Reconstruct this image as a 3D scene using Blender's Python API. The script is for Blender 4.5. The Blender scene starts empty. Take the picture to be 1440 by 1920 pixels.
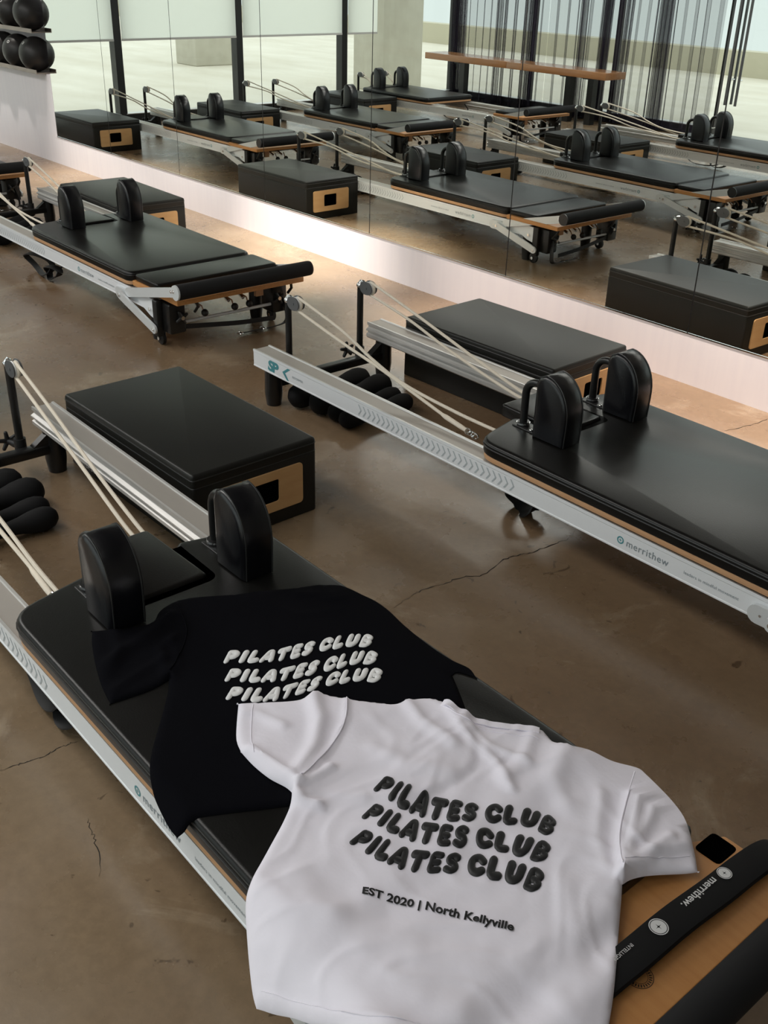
import bpy, bmesh, math, random
from mathutils import Vector, Matrix, geometry
from math import sin, cos, pi, radians, exp, atan2, hypot

# ------------------------------------------------------------------ camera, world, lights, exposure
scene = bpy.context.scene
col = scene.collection
F_PX, YAW, PITCH, ROLL, CAM_H = 1930.55, 0.85967, 0.49473, 0.02763, 1.594
fwd = Vector((-sin(YAW)*cos(PITCH), cos(YAW)*cos(PITCH), -sin(PITCH)))
rt0 = Vector((cos(YAW), sin(YAW), 0)); up0 = rt0.cross(fwd)
rt = rt0*cos(ROLL) + up0*sin(ROLL); up = -rt0*sin(ROLL) + up0*cos(ROLL)
cam_data = bpy.data.cameras.new('camera'); cam = bpy.data.objects.new('camera', cam_data); col.objects.link(cam)
cam_data.sensor_fit = 'HORIZONTAL'; cam_data.sensor_width = 36.0; cam_data.lens = F_PX*36.0/1440.0
cam_data.clip_start = 0.05; cam_data.clip_end = 200
mw = Matrix.Identity(4)
for i, a in enumerate((rt, up, -fwd)):
    for j in range(3): mw[j][i] = a[j]
mw[0][3], mw[1][3], mw[2][3] = 0, 0, CAM_H
cam.matrix_world = mw
scene.camera = cam
scene.view_settings.view_transform = 'Standard'
scene.view_settings.look = 'None'
scene.view_settings.gamma = 1.0
scene.view_settings.use_curve_mapping = False
scene.view_settings.exposure = 0.4

world = bpy.data.worlds.new('world'); scene.world = world; world.use_nodes = True
wn = world.node_tree.nodes; wl = world.node_tree.links
bg = wn['Background']
tc = wn.new('ShaderNodeTexCoord'); sx = wn.new('ShaderNodeSeparateXYZ'); rp = wn.new('ShaderNodeValToRGB')
wl.new(tc.outputs['Generated'], sx.inputs[0]); wl.new(sx.outputs['Z'], rp.inputs[0]); wl.new(rp.outputs[0], bg.inputs[0])
rp.color_ramp.elements[0].position = 0.03; rp.color_ramp.elements[0].color = (0.86, 0.93, 0.93, 1)
rp.color_ramp.elements[1].position = 0.75; rp.color_ramp.elements[1].color = (1.45, 1.52, 1.55, 1)
bg.inputs[1].default_value = 0.86

def area_light(name, loc, size, power, color, rot=(0, 0, 0)):
    ld = bpy.data.lights.new(name, 'AREA'); ld.shape = 'RECTANGLE'; ld.size, ld.size_y = size
    ld.energy = power; ld.color = color
    o = bpy.data.objects.new(name, ld); o.location = loc; o.rotation_euler = rot; col.objects.link(o)
    return o
for lx, lp in ((-8.8, 1.1), (-6.6, 1.25), (-4.4, 1.15), (-2.2, 0.65), (0.0, 0.22)):
    for ly in (-0.45,):
        area_light('added_ceiling_fill', (lx, ly, 3.37), (1.7, 1.1), lp*34, (1.0, 0.97, 0.93))  # added interior fill, placed where the pad sheen points to a ceiling light
for i, (sxp, sp) in enumerate(((-9.6, 0.12), (-7.9, 0.45), (-6.5, 0.4), (-5.05, 0.85), (-3.3, 0.36), (-1.9, 0.45), (-0.4, 0.3))):  # added spots, standing in for sunlight pooled on floor and lower wall
    ld = bpy.data.lights.new('added_wall_spot', 'SPOT'); ld.energy = 1700*sp; ld.color = (1.0, 0.93 if sxp < -4 else 0.84, 0.84 if sxp < -4 else 0.72); ld.spot_size = radians(34); ld.spot_blend = 1.0; ld.shadow_soft_size = 0.05
    o = bpy.data.objects.new('added_wall_spot', ld); o.location = (sxp, 2.95, 3.37); o.rotation_euler = (radians(12.5), 0, 0); col.objects.link(o)
sun_d = bpy.data.lights.new('sun', 'SUN'); sun_d.energy = 0.0; sun_d.angle = radians(6); sun_d.color = (1.0, 0.93, 0.82)
sun = bpy.data.objects.new('sun', sun_d); col.objects.link(sun)
sun.rotation_euler = Vector((0.35, 0.62, -0.70)).to_track_quat('-Z', 'Y').to_euler()

# room dimensions (metres): x runs along the mirror wall, y towards it
M = 3.715            # mirror wall plane
XW = -10.45          # end wall of windows
YB = -2.55           # back wall of windows
XR = 2.2             # right wall
ZC = 3.40            # ceiling
MIR_Z = 0.2199       # lower edge of the mirror

# ------------------------------------------------------------------ materials
def srgb(*c):
    return tuple(((x/255)/12.92 if x/255 <= 0.04045 else ((x/255+0.055)/1.055)**2.4) for x in c) + (1,)
def mat(name, color, rough=0.5, metal=0.0, spec=0.5, noise=None, bump=None, coat=0.0, sheen=0.0):
    m = bpy.data.materials.new(name); m.use_nodes = True
    n = m.node_tree.nodes; l = m.node_tree.links; b = n['Principled BSDF']
    c = color if len(color) == 4 else tuple(color)+(1,)
    b.inputs['Base Color'].default_value = c; b.inputs['Roughness'].default_value = rough
    b.inputs['Metallic'].default_value = metal; b.inputs['Specular IOR Level'].default_value = spec
    b.inputs['Coat Weight'].default_value = coat; b.inputs['Sheen Weight'].default_value = sheen
    t = n.new('ShaderNodeTexCoord')
    if noise:                       # (scale, second colour, amount, stretch)
        sc, c2, amt, st = noise
        mp = n.new('ShaderNodeMapping'); mp.inputs['Scale'].default_value = st
        nz = n.new('ShaderNodeTexNoise'); nz.inputs['Scale'].default_value = sc; nz.inputs['Detail'].default_value = 6
        cr = n.new('ShaderNodeValToRGB')
        cr.color_ramp.elements[0].position = 0.5-amt/2; cr.color_ramp.elements[1].position = 0.5+amt/2
        cr.color_ramp.elements[0].color = c; cr.color_ramp.elements[1].color = c2 if len(c2) == 4 else tuple(c2)+(1,)
        l.new(t.outputs['Object'], mp.inputs[0]); l.new(mp.outputs[0], nz.inputs[0]); l.new(nz.outputs[0], cr.inputs[0])
        l.new(cr.outputs[0], b.inputs['Base Color'])
    if bump:                        # (scale, strength, distance)
        nb = n.new('ShaderNodeTexNoise'); nb.inputs['Scale'].default_value = bump[0]; nb.inputs['Detail'].default_value = 4
        bp = n.new('ShaderNodeBump'); bp.inputs['Strength'].default_value = bump[1]; bp.inputs['Distance'].default_value = bump[2]
        l.new(t.outputs['Object'], nb.inputs[0]); l.new(nb.outputs[0], bp.inputs['Height']); l.new(bp.outputs[0], b.inputs['Normal'])
    return m
VINYL = mat('black_vinyl', (0.0045, 0.0045, 0.004), 0.31, 0, 0.27, noise=(6, (0.008, 0.0075, 0.007), 0.5, (1, 1, 1)), bump=(260, 0.25, 0.0008))
VINYL2 = mat('box_vinyl', (0.009, 0.0092, 0.0082), 0.40, 0, 0.27, noise=(5, (0.0125, 0.0125, 0.0108), 0.5, (1, 1, 1)), bump=(260, 0.25, 0.0008))
REST = mat('shoulder_rest_leather', (0.004, 0.004, 0.0055), 0.28, 0, 0.5, bump=(190, 0.3, 0.0008))
PIPE = mat('piping', (0.02, 0.02, 0.02), 0.35)
RAILF = mat('rail_face', srgb(226, 229, 232), 0.40, 0.0, 0.5)
ALU = mat('aluminium', srgb(222, 221, 219), 0.34, 0.5, 0.5, noise=(40, srgb(206, 204, 200), 0.5, (0.3, 6, 6)))
ALUTOP = mat('aluminium_top', srgb(178, 172, 165), 0.42, 0.35, 0.5)
ARM = mat('arm_metal', srgb(214, 218, 220), 0.38, 0.2)
CHROME = mat('chrome', (0.8, 0.8, 0.8), 0.15, 1.0)
BLACKM = mat('black_metal', (0.010, 0.010, 0.010), 0.32)
BLACKP = mat('black_plastic', (0.008, 0.008, 0.008), 0.5)
GREYP = mat('grey_plastic', (0.10, 0.105, 0.11), 0.4)
WHITEP = mat('white_plastic', (0.62, 0.62, 0.6), 0.4)
WOOD = mat('maple_wood', srgb(186, 128, 74), 0.42, 0, 0.4, noise=(9, srgb(202, 146, 90), 0.6, (1.2, 9, 9)), bump=(60, 0.1, 0.0006))
WOODE = mat('plywood_edge', srgb(202, 160, 122), 0.5, 0, 0.3, noise=(12, srgb(186, 142, 104), 0.5, (1, 1, 20)))
PLATE = mat('handle_plate_wood', srgb(205, 166, 118), 0.42, 0, 0.4, noise=(7, srgb(192, 150, 102), 0.6, (6, 1.2, 6)))
ROPE = mat('rope', srgb(222, 212, 196), 0.85, bump=(420, 0.6, 0.001))
FOAM = mat('black_foam', (0.007, 0.007, 0.008), 0.78, 0, 0.3)
NEO = mat('neoprene', (0.0045, 0.0045, 0.005), 0.75, 0, 0.25)
WEB = mat('webbing', (0.008, 0.008, 0.009), 0.6)
TEAL = mat('teal_print', srgb(70, 140, 148), 0.5)
GREYPR = mat('grey_print', srgb(132, 142, 148), 0.5)
PALEPR = mat('pale_print', srgb(176, 184, 188), 0.5)
WHITEPR = mat('white_print', (0.62, 0.62, 0.62), 0.5)
HOLE_SHADE = mat('recess_shade', (0.001, 0.001, 0.001), 1.0, 0, 0.0)  # near-black colour stands in for the shade inside openings
DARKPR = mat('dark_print', (0.03, 0.02, 0.015), 0.5)
WHITECL = mat('white_cotton', srgb(236, 232, 242), 0.9, 0, 0.15, bump=(13, 0.55, 0.006))
BLACKCL = mat('black_cotton', (0.0035, 0.0035, 0.0050), 1.0, 0, 0.05, bump=(900, 0.15, 0.0006))
PUFFW = mat('white_puff_print', (0.80, 0.80, 0.80), 0.6)
PUFFB = mat('black_puff_print', (0.013, 0.013, 0.014), 0.5)
BALL = mat('ball_rubber', (0.012, 0.012, 0.013), 0.42, 0, 0.4, noise=(4, (0.022, 0.020, 0.019), 0.6, (1, 1, 1)))
SHELF = mat('shelf_metal', srgb(150, 140, 132), 0.45, 0.3)
TABLEW = mat('bench_wood', srgb(150, 104, 66), 0.2, 0, 0.6, noise=(5, srgb(166, 118, 78), 0.6, (1, 8, 8)))
FRAME = mat('window_frame', (0.012, 0.012, 0.012), 0.4)
PAINT = mat('wall_paint', srgb(232, 228, 232), 0.55, 0, 0.4, noise=(3, srgb(226, 222, 228), 0.5, (10, 1, 0.6)))
CEIL = mat('ceiling_paint', srgb(92, 91, 88), 0.8)
RWALL = mat('right_wall_paint', srgb(150, 145, 138), 0.8)
CONC = mat('outdoor_concrete', srgb(214, 206, 188), 0.8, 0, 0.3, noise=(0.7, srgb(232, 226, 212), 0.5, (1, 2.5, 1)))
PARA = mat('parapet_concrete', srgb(196, 190, 168), 0.85)
COLU = mat('column_concrete', srgb(200, 196, 182), 0.85, noise=(6, srgb(186, 181, 166), 0.6, (1, 1, 1)))
GRASSK = mat('crack_dark', (0.012, 0.010, 0.008), 0.9)

def make_floor_mat():
    m = bpy.data.materials.new('polished_concrete'); m.use_nodes = True
    n = m.node_tree.nodes; l = m.node_tree.links; b = n['Principled BSDF']
    t = n.new('ShaderNodeTexCoord')
    def noise(sc, det, rough=0.6, dist=0.0, st=(1, 1, 1)):
        mp = n.new('ShaderNodeMapping'); mp.inputs['Scale'].default_value = st
        x = n.new('ShaderNodeTexNoise'); x.inputs['Scale'].default_value = sc; x.inputs['Detail'].default_value = det
        x.inputs['Roughness'].default_value = rough; x.inputs['Distortion'].default_value = dist
        l.new(t.outputs['Object'], mp.inputs[0]); l.new(mp.outputs[0], x.inputs[0]); return x
    def ramp(x, stops):
        r = n.new('ShaderNodeValToRGB'); e = r.color_ramp.elements
        e[0].position, e[0].color = stops[0]; e[1].position, e[1].color = stops[-1]
        for p, c in stops[1:-1]:
            q = e.new(p); q.color = c
        l.new(x.outputs[0], r.inputs[0]); return r
    def mixc(a, c, fac, mode='MIX'):
        x = n.new('ShaderNodeMix'); x.data_type = 'RGBA'; x.blend_type = mode
        l.new(a, x.inputs[6]); l.new(c, x.inputs[7])
        if isinstance(fac, float): x.inputs[0].default_value = fac
        else: l.new(fac, x.inputs[0])
        return x.outputs[2]
    base = ramp(noise(1.1, 8, 0.62, 0.6), [(0.34, srgb(106, 85, 63)), (0.5, srgb(126, 104, 80)), (0.66, srgb(147, 126, 101))])
    warm = ramp(noise(0.45, 3), [(0.4, srgb(129, 103, 79)), (0.6, srgb(117, 102, 81))])
    c1 = mixc(base.outputs[0], warm.outputs[0], 0.4)
    # pale scuffed patches with ragged borders
    pm = ramp(noise(2.3, 12, 0.72, 0.8), [(0.56, (0, 0, 0, 1)), (0.66, (1, 1, 1, 1))])
    pt = n.new('ShaderNodeRGB'); pt.outputs[0].default_value = srgb(158, 141, 119)
    mm = n.new('ShaderNodeMath'); mm.operation = 'MULTIPLY'; mm.inputs[1].default_value = 0.62
    l.new(pm.outputs[0], mm.inputs[0])
    c2 = mixc(c1, pt.outputs[0], mm.outputs[0])
    # fine mottling and specks
    fm = ramp(noise(38, 6, 0.7), [(0.35, (0.80, 0.80, 0.80, 1)), (0.65, (1.12, 1.12, 1.12, 1))])
    c3 = mixc(c2, fm.outputs[0], 0.55, 'MULTIPLY')
    sp = ramp(noise(16, 3, 0.5, 1.2), [(0.27, (0.42, 0.40, 0.38, 1)), (0.31, (1, 1, 1, 1))])
    c4 = mixc(c3, sp.outputs[0], 0.85, 'MULTIPLY')
    l.new(c4, b.inputs['Base Color'])
    rr = ramp(noise(3.0, 6, 0.6), [(0.3, (0.20, 0.20, 0.20, 1)), (0.7, (0.36, 0.36, 0.36, 1))])
    l.new(rr.outputs[0], b.inputs['Roughness'])
    b.inputs['Specular IOR Level'].default_value = 0.8
    bp = n.new('ShaderNodeBump'); bp.inputs['Strength'].default_value = 0.12; bp.inputs['Distance'].default_value = 0.003
    l.new(noise(22, 6, 0.7).outputs[0], bp.inputs['Height']); l.new(bp.outputs[0], b.inputs['Normal'])
    return m
FLOOR = make_floor_mat()

def make_mirror_mat():
    m = bpy.data.materials.new('mirror_silver'); m.use_nodes = True
    n = m.node_tree.nodes; l = m.node_tree.links; n.remove(n['Principled BSDF'])
    g = n.new('ShaderNodeBsdfGlossy'); g.inputs['Color'].default_value = (0.82, 0.85, 0.815, 1); g.inputs['Roughness'].default_value = 0.0
    l.new(g.outputs[0], n['Material Output'].inputs[0]); return m
MIRROR = make_mirror_mat()

def make_glass_mat():
    m = bpy.data.materials.new('window_glass'); m.use_nodes = True
    n = m.node_tree.nodes; l = m.node_tree.links; n.remove(n['Principled BSDF'])
    tr = n.new('ShaderNodeBsdfTransparent'); tr.inputs[0].default_value = (0.97, 0.99, 0.98, 1)
    g = n.new('ShaderNodeBsdfGlossy'); g.inputs['Roughness'].default_value = 0.02
    fr = n.new('ShaderNodeFresnel'); fr.inputs[0].default_value = 1.45
    ge = n.new('ShaderNodeNewGeometry'); iv = n.new('ShaderNodeMath'); iv.operation = 'SUBTRACT'; iv.inputs[0].default_value = 1.0
    l.new(ge.outputs['Backfacing'], iv.inputs[1]); mu = n.new('ShaderNodeMath'); mu.operation = 'MULTIPLY'
    l.new(iv.outputs[0], mu.inputs[0]); l.new(fr.outputs[0], mu.inputs[1])
    mx = n.new('ShaderNodeMixShader'); l.new(mu.outputs[0], mx.inputs[0]); l.new(tr.outputs[0], mx.inputs[1]); l.new(g.outputs[0], mx.inputs[2])
    l.new(mx.outputs[0], n['Material Output'].inputs[0]); return m
GLASS = make_glass_mat()

def make_sheer(name, color, opac, edge, weave):
    m = bpy.data.materials.new(name); m.use_nodes = True
    n = m.node_tree.nodes; l = m.node_tree.links; n.remove(n['Principled BSDF'])
    tr = n.new('ShaderNodeBsdfTransparent'); di = n.new('ShaderNodeBsdfDiffuse'); di.inputs[0].default_value = color
    lw = n.new('ShaderNodeLayerWeight'); lw.inputs[0].default_value = 0.5
    mr = n.new('ShaderNodeMapRange'); mr.inputs[1].default_value = 0; mr.inputs[2].default_value = 1
    mr.inputs[3].default_value = opac; mr.inputs[4].default_value = edge
    pw = n.new('ShaderNodeMath'); pw.operation = 'POWER'; pw.inputs[1].default_value = 1.3
    l.new(lw.outputs['Facing'], pw.inputs[0]); l.new(pw.outputs[0], mr.inputs[0])
    mx = n.new('ShaderNodeMixShader'); l.new(mr.outputs[0], mx.inputs[0]); l.new(tr.outputs[0], mx.inputs[1]); l.new(di.outputs[0], mx.inputs[2])
    l.new(mx.outputs[0], n['Material Output'].inputs[0]); return m
SHEER = make_sheer('black_voile', (0.04, 0.035, 0.05, 1), 0.36, 0.97, 0)
def make_blind():
    m = bpy.data.materials.new('blind_fabric'); m.use_nodes = True
    n = m.node_tree.nodes; l = m.node_tree.links; n.remove(n['Principled BSDF'])
    a = n.new('ShaderNodeBsdfTranslucent'); a.inputs[0].default_value = (0.97, 0.98, 0.95, 1)
    d = n.new('ShaderNodeBsdfDiffuse'); d.inputs[0].default_value = (0.8, 0.8, 0.77, 1)
    t = n.new('ShaderNodeBsdfTransparent')
    mx = n.new('ShaderNodeMixShader'); mx.inputs[0].default_value = 0.10
    my = n.new('ShaderNodeMixShader'); my.inputs[0].default_value = 0.0
    l.new(a.outputs[0], mx.inputs[1]); l.new(d.outputs[0], mx.inputs[2])
    l.new(mx.outputs[0], my.inputs[1]); l.new(t.outputs[0], my.inputs[2])
    l.new(my.outputs[0], n['Material Output'].inputs[0]); return m
BLIND = make_blind()
def make_led():
    m = bpy.data.materials.new('led_tape'); m.use_nodes = True
    n = m.node_tree.nodes; l = m.node_tree.links; n.remove(n['Principled BSDF'])
    e = n.new('ShaderNodeEmission'); e.inputs[0].default_value = (1.0, 0.80, 0.66, 1); e.inputs[1].default_value = 4
    l.new(e.outputs[0], n['Material Output'].inputs[0]); return m
LEDM = make_led()

# ------------------------------------------------------------------ mesh helpers
class MB:
    """collects geometry, then links it as one mesh object"""
    def __init__(s): s.v = []; s.f = []
    def add(s, vs, fs):
        o = len(s.v); s.v += [tuple(p) for p in vs]; s.f += [tuple(i+o for i in f) for f in fs]; return s
    def box(s, a, b, bev=0.0):
        (x0, y0, z0), (x1, y1, z1) = a, b
        if bev <= 0:
            vs = [(x0,y0,z0),(x1,y0,z0),(x1,y1,z0),(x0,y1,z0),(x0,y0,z1),(x1,y0,z1),(x1,y1,z1),(x0,y1,z1)]
            return s.add(vs, [(0,3,2,1),(4,5,6,7),(0,1,5,4),(1,2,6,5),(2,3,7,6),(3,0,4,7)])
        return s.prism([(x0,y0),(x1,y0),(x1,y1),(x0,y1)], z0, z1, bev, bev, corner=bev, cn=2)
    def prism(s, poly, z0, z1, rt=0.0, rb=0.0, corner=0.0, cn=4, steps=3, M4=None):
        """upright prism over a CCW outline, rounded upper (rt) and lower (rb) edges"""
        if corner > 0: poly = round_poly(poly, corner, cn)
        n = len(poly); rings = []
        def ring(inset, z): rings.append([(p[0], p[1], z) for p in inset_poly(poly, inset)])
        if rb > 0:
            for k in range(steps+1):
                a = pi/2*k/steps; ring(rb*(1-sin(a)), z0+rb*(1-cos(a)))
        else: ring(0, z0)
        if rt > 0:
            for k in range(steps+1):
                a = pi/2*k/steps; ring(rt*(1-cos(a)), z1-rt*(1-sin(a)))
        else: ring(0, z1)
        vs = [p for r in rings for p in r]; fs = [tuple(range(n-1, -1, -1)), tuple(range((len(rings)-1)*n, len(rings)*n))]
        for r in range(len(rings)-1):
            for i in range(n):
                j = (i+1) % n; fs.append((r*n+i, r*n+j, (r+1)*n+j, (r+1)*n+i))
        if M4 is not None: vs = [tuple(M4 @ Vector(p)) for p in vs]
        return s.add(vs, fs)
    def tube(s, pts, r, n=10, round_caps=False, flat=1.0, upv=None):
        pts = [Vector(p) for p in pts]; P = []; R = []
        rr = r if hasattr(r, '__len__') else [r]*len(pts)
        d0 = (pts[1]-pts[0]).normalized(); d1 = (pts[-1]-pts[-2]).normalized()
        if round_caps:
            for k in range(4):
                a = pi/2*k/4; P.append(pts[0]-d0*rr[0]*cos(a)); R.append(max(rr[0]*sin(a), 1e-5))
        P += pts; R += list(rr)
        if round_caps:
            for k in range(3, -1, -1):
                a = pi/2*k/4; P.append(pts[-1]+d1*rr[-1]*cos(a)); R.append(max(rr[-1]*sin(a), 1e-5))
        m = len(P); vs = []
        ref = Vector(upv) if upv else (Vector((0, 0, 1)) if abs(d0.z) < 0.9 else Vector((1, 0, 0)))
        for i in range(m):
            d = (P[min(i+1, m-1)]-P[max(i-1, 0)])
            d = d.normalized() if d.length > 1e-9 else d0
            a = d.cross(ref)
            a = a.normalized() if a.length > 1e-6 else Vector((1, 0, 0))
            b = a.cross(d).normalized()
            if not upv: ref = b
            for k in range(n):
                t = 2*pi*k/n; vs.append(P[i]+a*cos(t)*R[i]+b*sin(t)*R[i]*flat)
        fs = [tuple(range(n)), tuple(range((m-1)*n+n-1, (m-1)*n-1, -1))]
        for i in range(m-1):
            for k in range(n):
                j = (k+1) % n; fs.append((i*n+j, i*n+k, (i+1)*n+k, (i+1)*n+j))
        return s.add(vs, fs)
    def cyl(s, a, b, r, n=14, r2=None):
        return s.tube([a, b], [r, r if r2 is None else r2], n)
    def ribbon(s, pts, w, wdir, th=0.003):
        """flat strap: pts centreline, wdir width direction"""
        pts = [Vector(p) for p in pts]; vs = []; m = len(pts)
        for i in range(m):
            d = (pts[min(i+1, m-1)]-pts[max(i-1, 0)]).normalized()
            wd = Vector(wdir[i] if isinstance(wdir, list) else wdir); wd = (wd-d*wd.dot(d)).normalized(); nn = d.cross(wd)
            for q in ((-1, -1), (1, -1), (1, 1), (-1, 1)): vs.append(pts[i]+wd*w/2*q[0]+nn*th/2*q[1])
        fs = [(0, 1, 2, 3), tuple((m-1)*4+k for k in (3, 2, 1, 0))]
        for i in range(m-1):
            for k in range(4):
                j = (k+1) % 4; fs.append((i*4+j, i*4+k, (i+1)*4+k, (i+1)*4+j))
        return s.add(vs, fs)
    def sphere(s, c, r, n=20, m=12, sc=(1, 1, 1)):
        vs = [(c[0], c[1], c[2]-r*sc[2])]
        for i in range(1, m):
            a = -pi/2+pi*i/m
            for k in range(n):
                t = 2*pi*k/n; vs.append((c[0]+r*sc[0]*cos(a)*cos(t), c[1]+r*sc[1]*cos(a)*sin(t), c[2]+r*sc[2]*sin(a)))
        vs.append((c[0], c[1], c[2]+r*sc[2])); L = len(vs)-1; fs = []
        for k in range(n):
            j = (k+1) % n; fs.append((0, 1+j, 1+k)); fs.append((L, L-n+k, L-n+j))
            for i in range(m-2): fs.append((1+i*n+k, 1+i*n+j, 1+(i+1)*n+j, 1+(i+1)*n+k))
        return s.add(vs, fs)
    def lathe(s, prof, axis_a, axis_b, n=16):
        """prof: list (t, r) along the axis a->b"""
        a, b = Vector(axis_a), Vector(axis_b)
        return s.tube([a+(b-a)*t for t, r in prof], [max(r, 1e-5) for t, r in prof], n)
    def build(s, name, m, parent=None, smooth=38, **kw):
        me = bpy.data.meshes.new(name); me.from_pydata(s.v, [], s.f)
        me.materials.append(m)
        if smooth:
            me.polygons.foreach_set('use_smooth', [True]*len(me.polygons)); me.set_sharp_from_angle(angle=radians(smooth))
        me.update()
        o = bpy.data.objects.new(name, me); col.objects.link(o)
        if parent is not None: o.parent = parent
        for k, val in kw.items(): o[k] = val
        return o
def inset_poly(poly, d):
    if d == 0: return poly
    n = len(poly); out = []
    for i in range(n):
        p0, p1, p2 = poly[i-1], poly[i], poly[(i+1) % n]
        a = Vector((p1[0]-p0[0], p1[1]-p0[1])); b = Vector((p2[0]-p1[0], p2[1]-p1[1]))
        a = a.normalized() if a.length > 1e-9 else Vector((1, 0)); b = b.normalized() if b.length > 1e-9 else a
        na = Vector((-a.y, a.x)); nb = Vector((-b.y, b.x)); k = na+nb
        k = k/max(0.3, (1+na.dot(nb)))
        out.append((p1[0]+k.x*d, p1[1]+k.y*d))
    return out
def round_poly(poly, r, n=4):
    """r: one radius or a radius per corner"""
    out = []; N = len(poly)
    for i in range(N):
        p0, p1, p2 = Vector(poly[i-1]), Vector(poly[i]), Vector(poly[(i+1) % N])
        ri = r[i] if hasattr(r, '__len__') else r
        if ri <= 0: out.append(tuple(p1)); continue
        a = (p0-p1).normalized(); b = (p2-p1).normalized()
        ang = a.angle(b); t = min(ri/math.tan(ang/2), (p0-p1).length*0.49, (p2-p1).length*0.49)
        s, e = p1+a*t, p1+b*t
        for k in range(n+1):
            u = k/n; q = s*(1-u)**2+p1*2*u*(1-u)+e*u*u; out.append((q.x, q.y))
    return out
def smooth_path(pts, sub=6, closed=False):
    P = [Vector(p) for p in pts]; n = len(P); out = []
    rng = range(n) if closed else range(n-1)
    for i in rng:
        if closed: p0, p1, p2, p3 = P[i-1], P[i], P[(i+1) % n], P[(i+2) % n]
        else: p0, p1, p2, p3 = P[max(i-1, 0)], P[i], P[i+1], P[min(i+2, n-1)]
        for k in range(sub):
            t = k/sub
            out.append(0.5*((2*p1)+(p2-p0)*t+(2*p0-5*p1+4*p2-p3)*t*t+(-p0+3*p1-3*p2+p3)*t**3))
    if not closed: out.append(P[-1])
    return out
def empty(name, loc, rz=0.0, **kw):
    o = bpy.data.objects.new(name, None); o.empty_display_size = 0.1; col.objects.link(o)
    o.location = loc; o.rotation_euler = (0, 0, rz)
    for k, val in kw.items(): o[k] = val
    return o
def copy_tree(o, parent=None, skip=()):
    c = o.copy(); col.objects.link(c); c.parent = parent
    for ch in list(o.children):
        if ch.name.split('.')[0] in skip: continue
        copy_tree(ch, c, skip)
    return c
def text_mesh(body, size, offset=0.0, shear=0.0, spacing=1.0):
    """flat glyph outlines as verts/faces in the xy plane"""
    cu = bpy.data.curves.new('t', 'FONT'); cu.body = body; cu.size = size; cu.offset = offset; cu.shear = shear
    cu.space_character = spacing; cu.resolution_u = 4
    ob = bpy.data.objects.new('t', cu); col.objects.link(ob)
    dg = bpy.context.evaluated_depsgraph_get(); me = ob.evaluated_get(dg).to_mesh()
    vs = [tuple(v.co) for v in me.vertices]; fs = [tuple(p.vertices) for p in me.polygons]
    ob.evaluated_get(dg).to_mesh_clear(); bpy.data.objects.remove(ob); bpy.data.curves.remove(cu)
    return vs, fs
# ------------------------------------------------------------------ reformer
W = 0.3302; RT = 0.0798; ZT = 0.2212; HR = 0.0687; PADZ = 0.289
RAIL_END = 2.52
def rail_mesh(side):
    """extruded profile, outer face flat, raised lips on top, grooves inside; side -1 near, +1 far"""
    o = W; i = W-RT; zt, zb = ZT, ZT-HR
    prof = [(o, zb), (o, zb+0.004), (o-0.0015, zb+0.006), (o-0.0015, zt-0.012), (o, zt-0.010), (o, zt), (o-0.007, zt), (o-0.009, zt-0.004),
            (i+0.009, zt-0.004), (i+0.007, zt), (i, zt), (i, zt-0.012), (i+0.006, zt-0.016), (i+0.006, zt-0.024), (i-0.006, zt-0.030),
            (i-0.006, zt-0.036), (i+0.004, zt-0.040), (i+0.004, zt-0.047), (i-0.004, zt-0.051), (i-0.004, zb+0.006), (i+0.002, zb)]
    n = len(prof); vs = []
    for x in (0.0, RAIL_END):
        for y, z in prof: vs.append((x, y*side, z))
    fs = [(k, (k+1) % n, n+(k+1) % n, n+k) for k in range(n)] + [tuple(range(n-1, -1, -1)), tuple(range(n, 2*n))]
    if side < 0: fs = [tuple(reversed(f)) for f in fs]
    return vs, fs
CAR = [(1.255, -0.335), (2.375, -0.335), (2.375, 0.335), (1.255, 0.335), (1.205, 0.125), (1.225, 0.106), (1.402, 0.104), (1.402, -0.104), (1.225, -0.106), (1.205, -0.125)]
CAR_R = [0.09, 0.05, 0.05, 0.09, 0.02, 0.012, 0.02, 0.02, 0.012, 0.02]
def mirror_y(pts): return [(x, -y, z) for x, y, z in pts]

def face_text(mb, body, size, x0, z0, side=-1, offset=0.0, shear=0.0, spacing=1.0, y=None, wide=1.0):
    """print on the outer rail face, reading along +x on the near rail"""
    vs, fs = text_mesh(body, size, offset, shear, spacing)
    yy = (W-0.0008) if y is None else y
    vs = [(v[0]*wide, v[1], v[2]) for v in vs]
    if side < 0: mb.add([(x0+x, -yy, z0+z) for x, z, _ in vs], fs)
    else: mb.add([(x0-x, yy, z0+z) for x, z, _ in vs], fs)
def emblem(mb, cx, cz, r, side=-1, ring=True):
    """ring with a four-pointed star"""
    yy = (W-0.0008)*side; n = 20; vs = []; fs = []
    for k in range(n):
        a = 2*pi*k/n
        vs += [(cx+r*cos(a), yy, cz+r*sin(a)), (cx+r*0.66*cos(a), yy, cz+r*0.66*sin(a))]
    for k in range(n):
        j = (k+1) % n; fs.append((2*k, 2*k+1, 2*j+1, 2*j))
    mb.add(vs, fs)
    st = [(cx+(r*0.5 if k % 2 == 0 else r*0.16)*cos(pi/4*k), yy, cz+(r*0.5 if k % 2 == 0 else r*0.16)*sin(pi/4*k)) for k in range(8)]
    mb.add(st, [tuple(range(8))])

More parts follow.
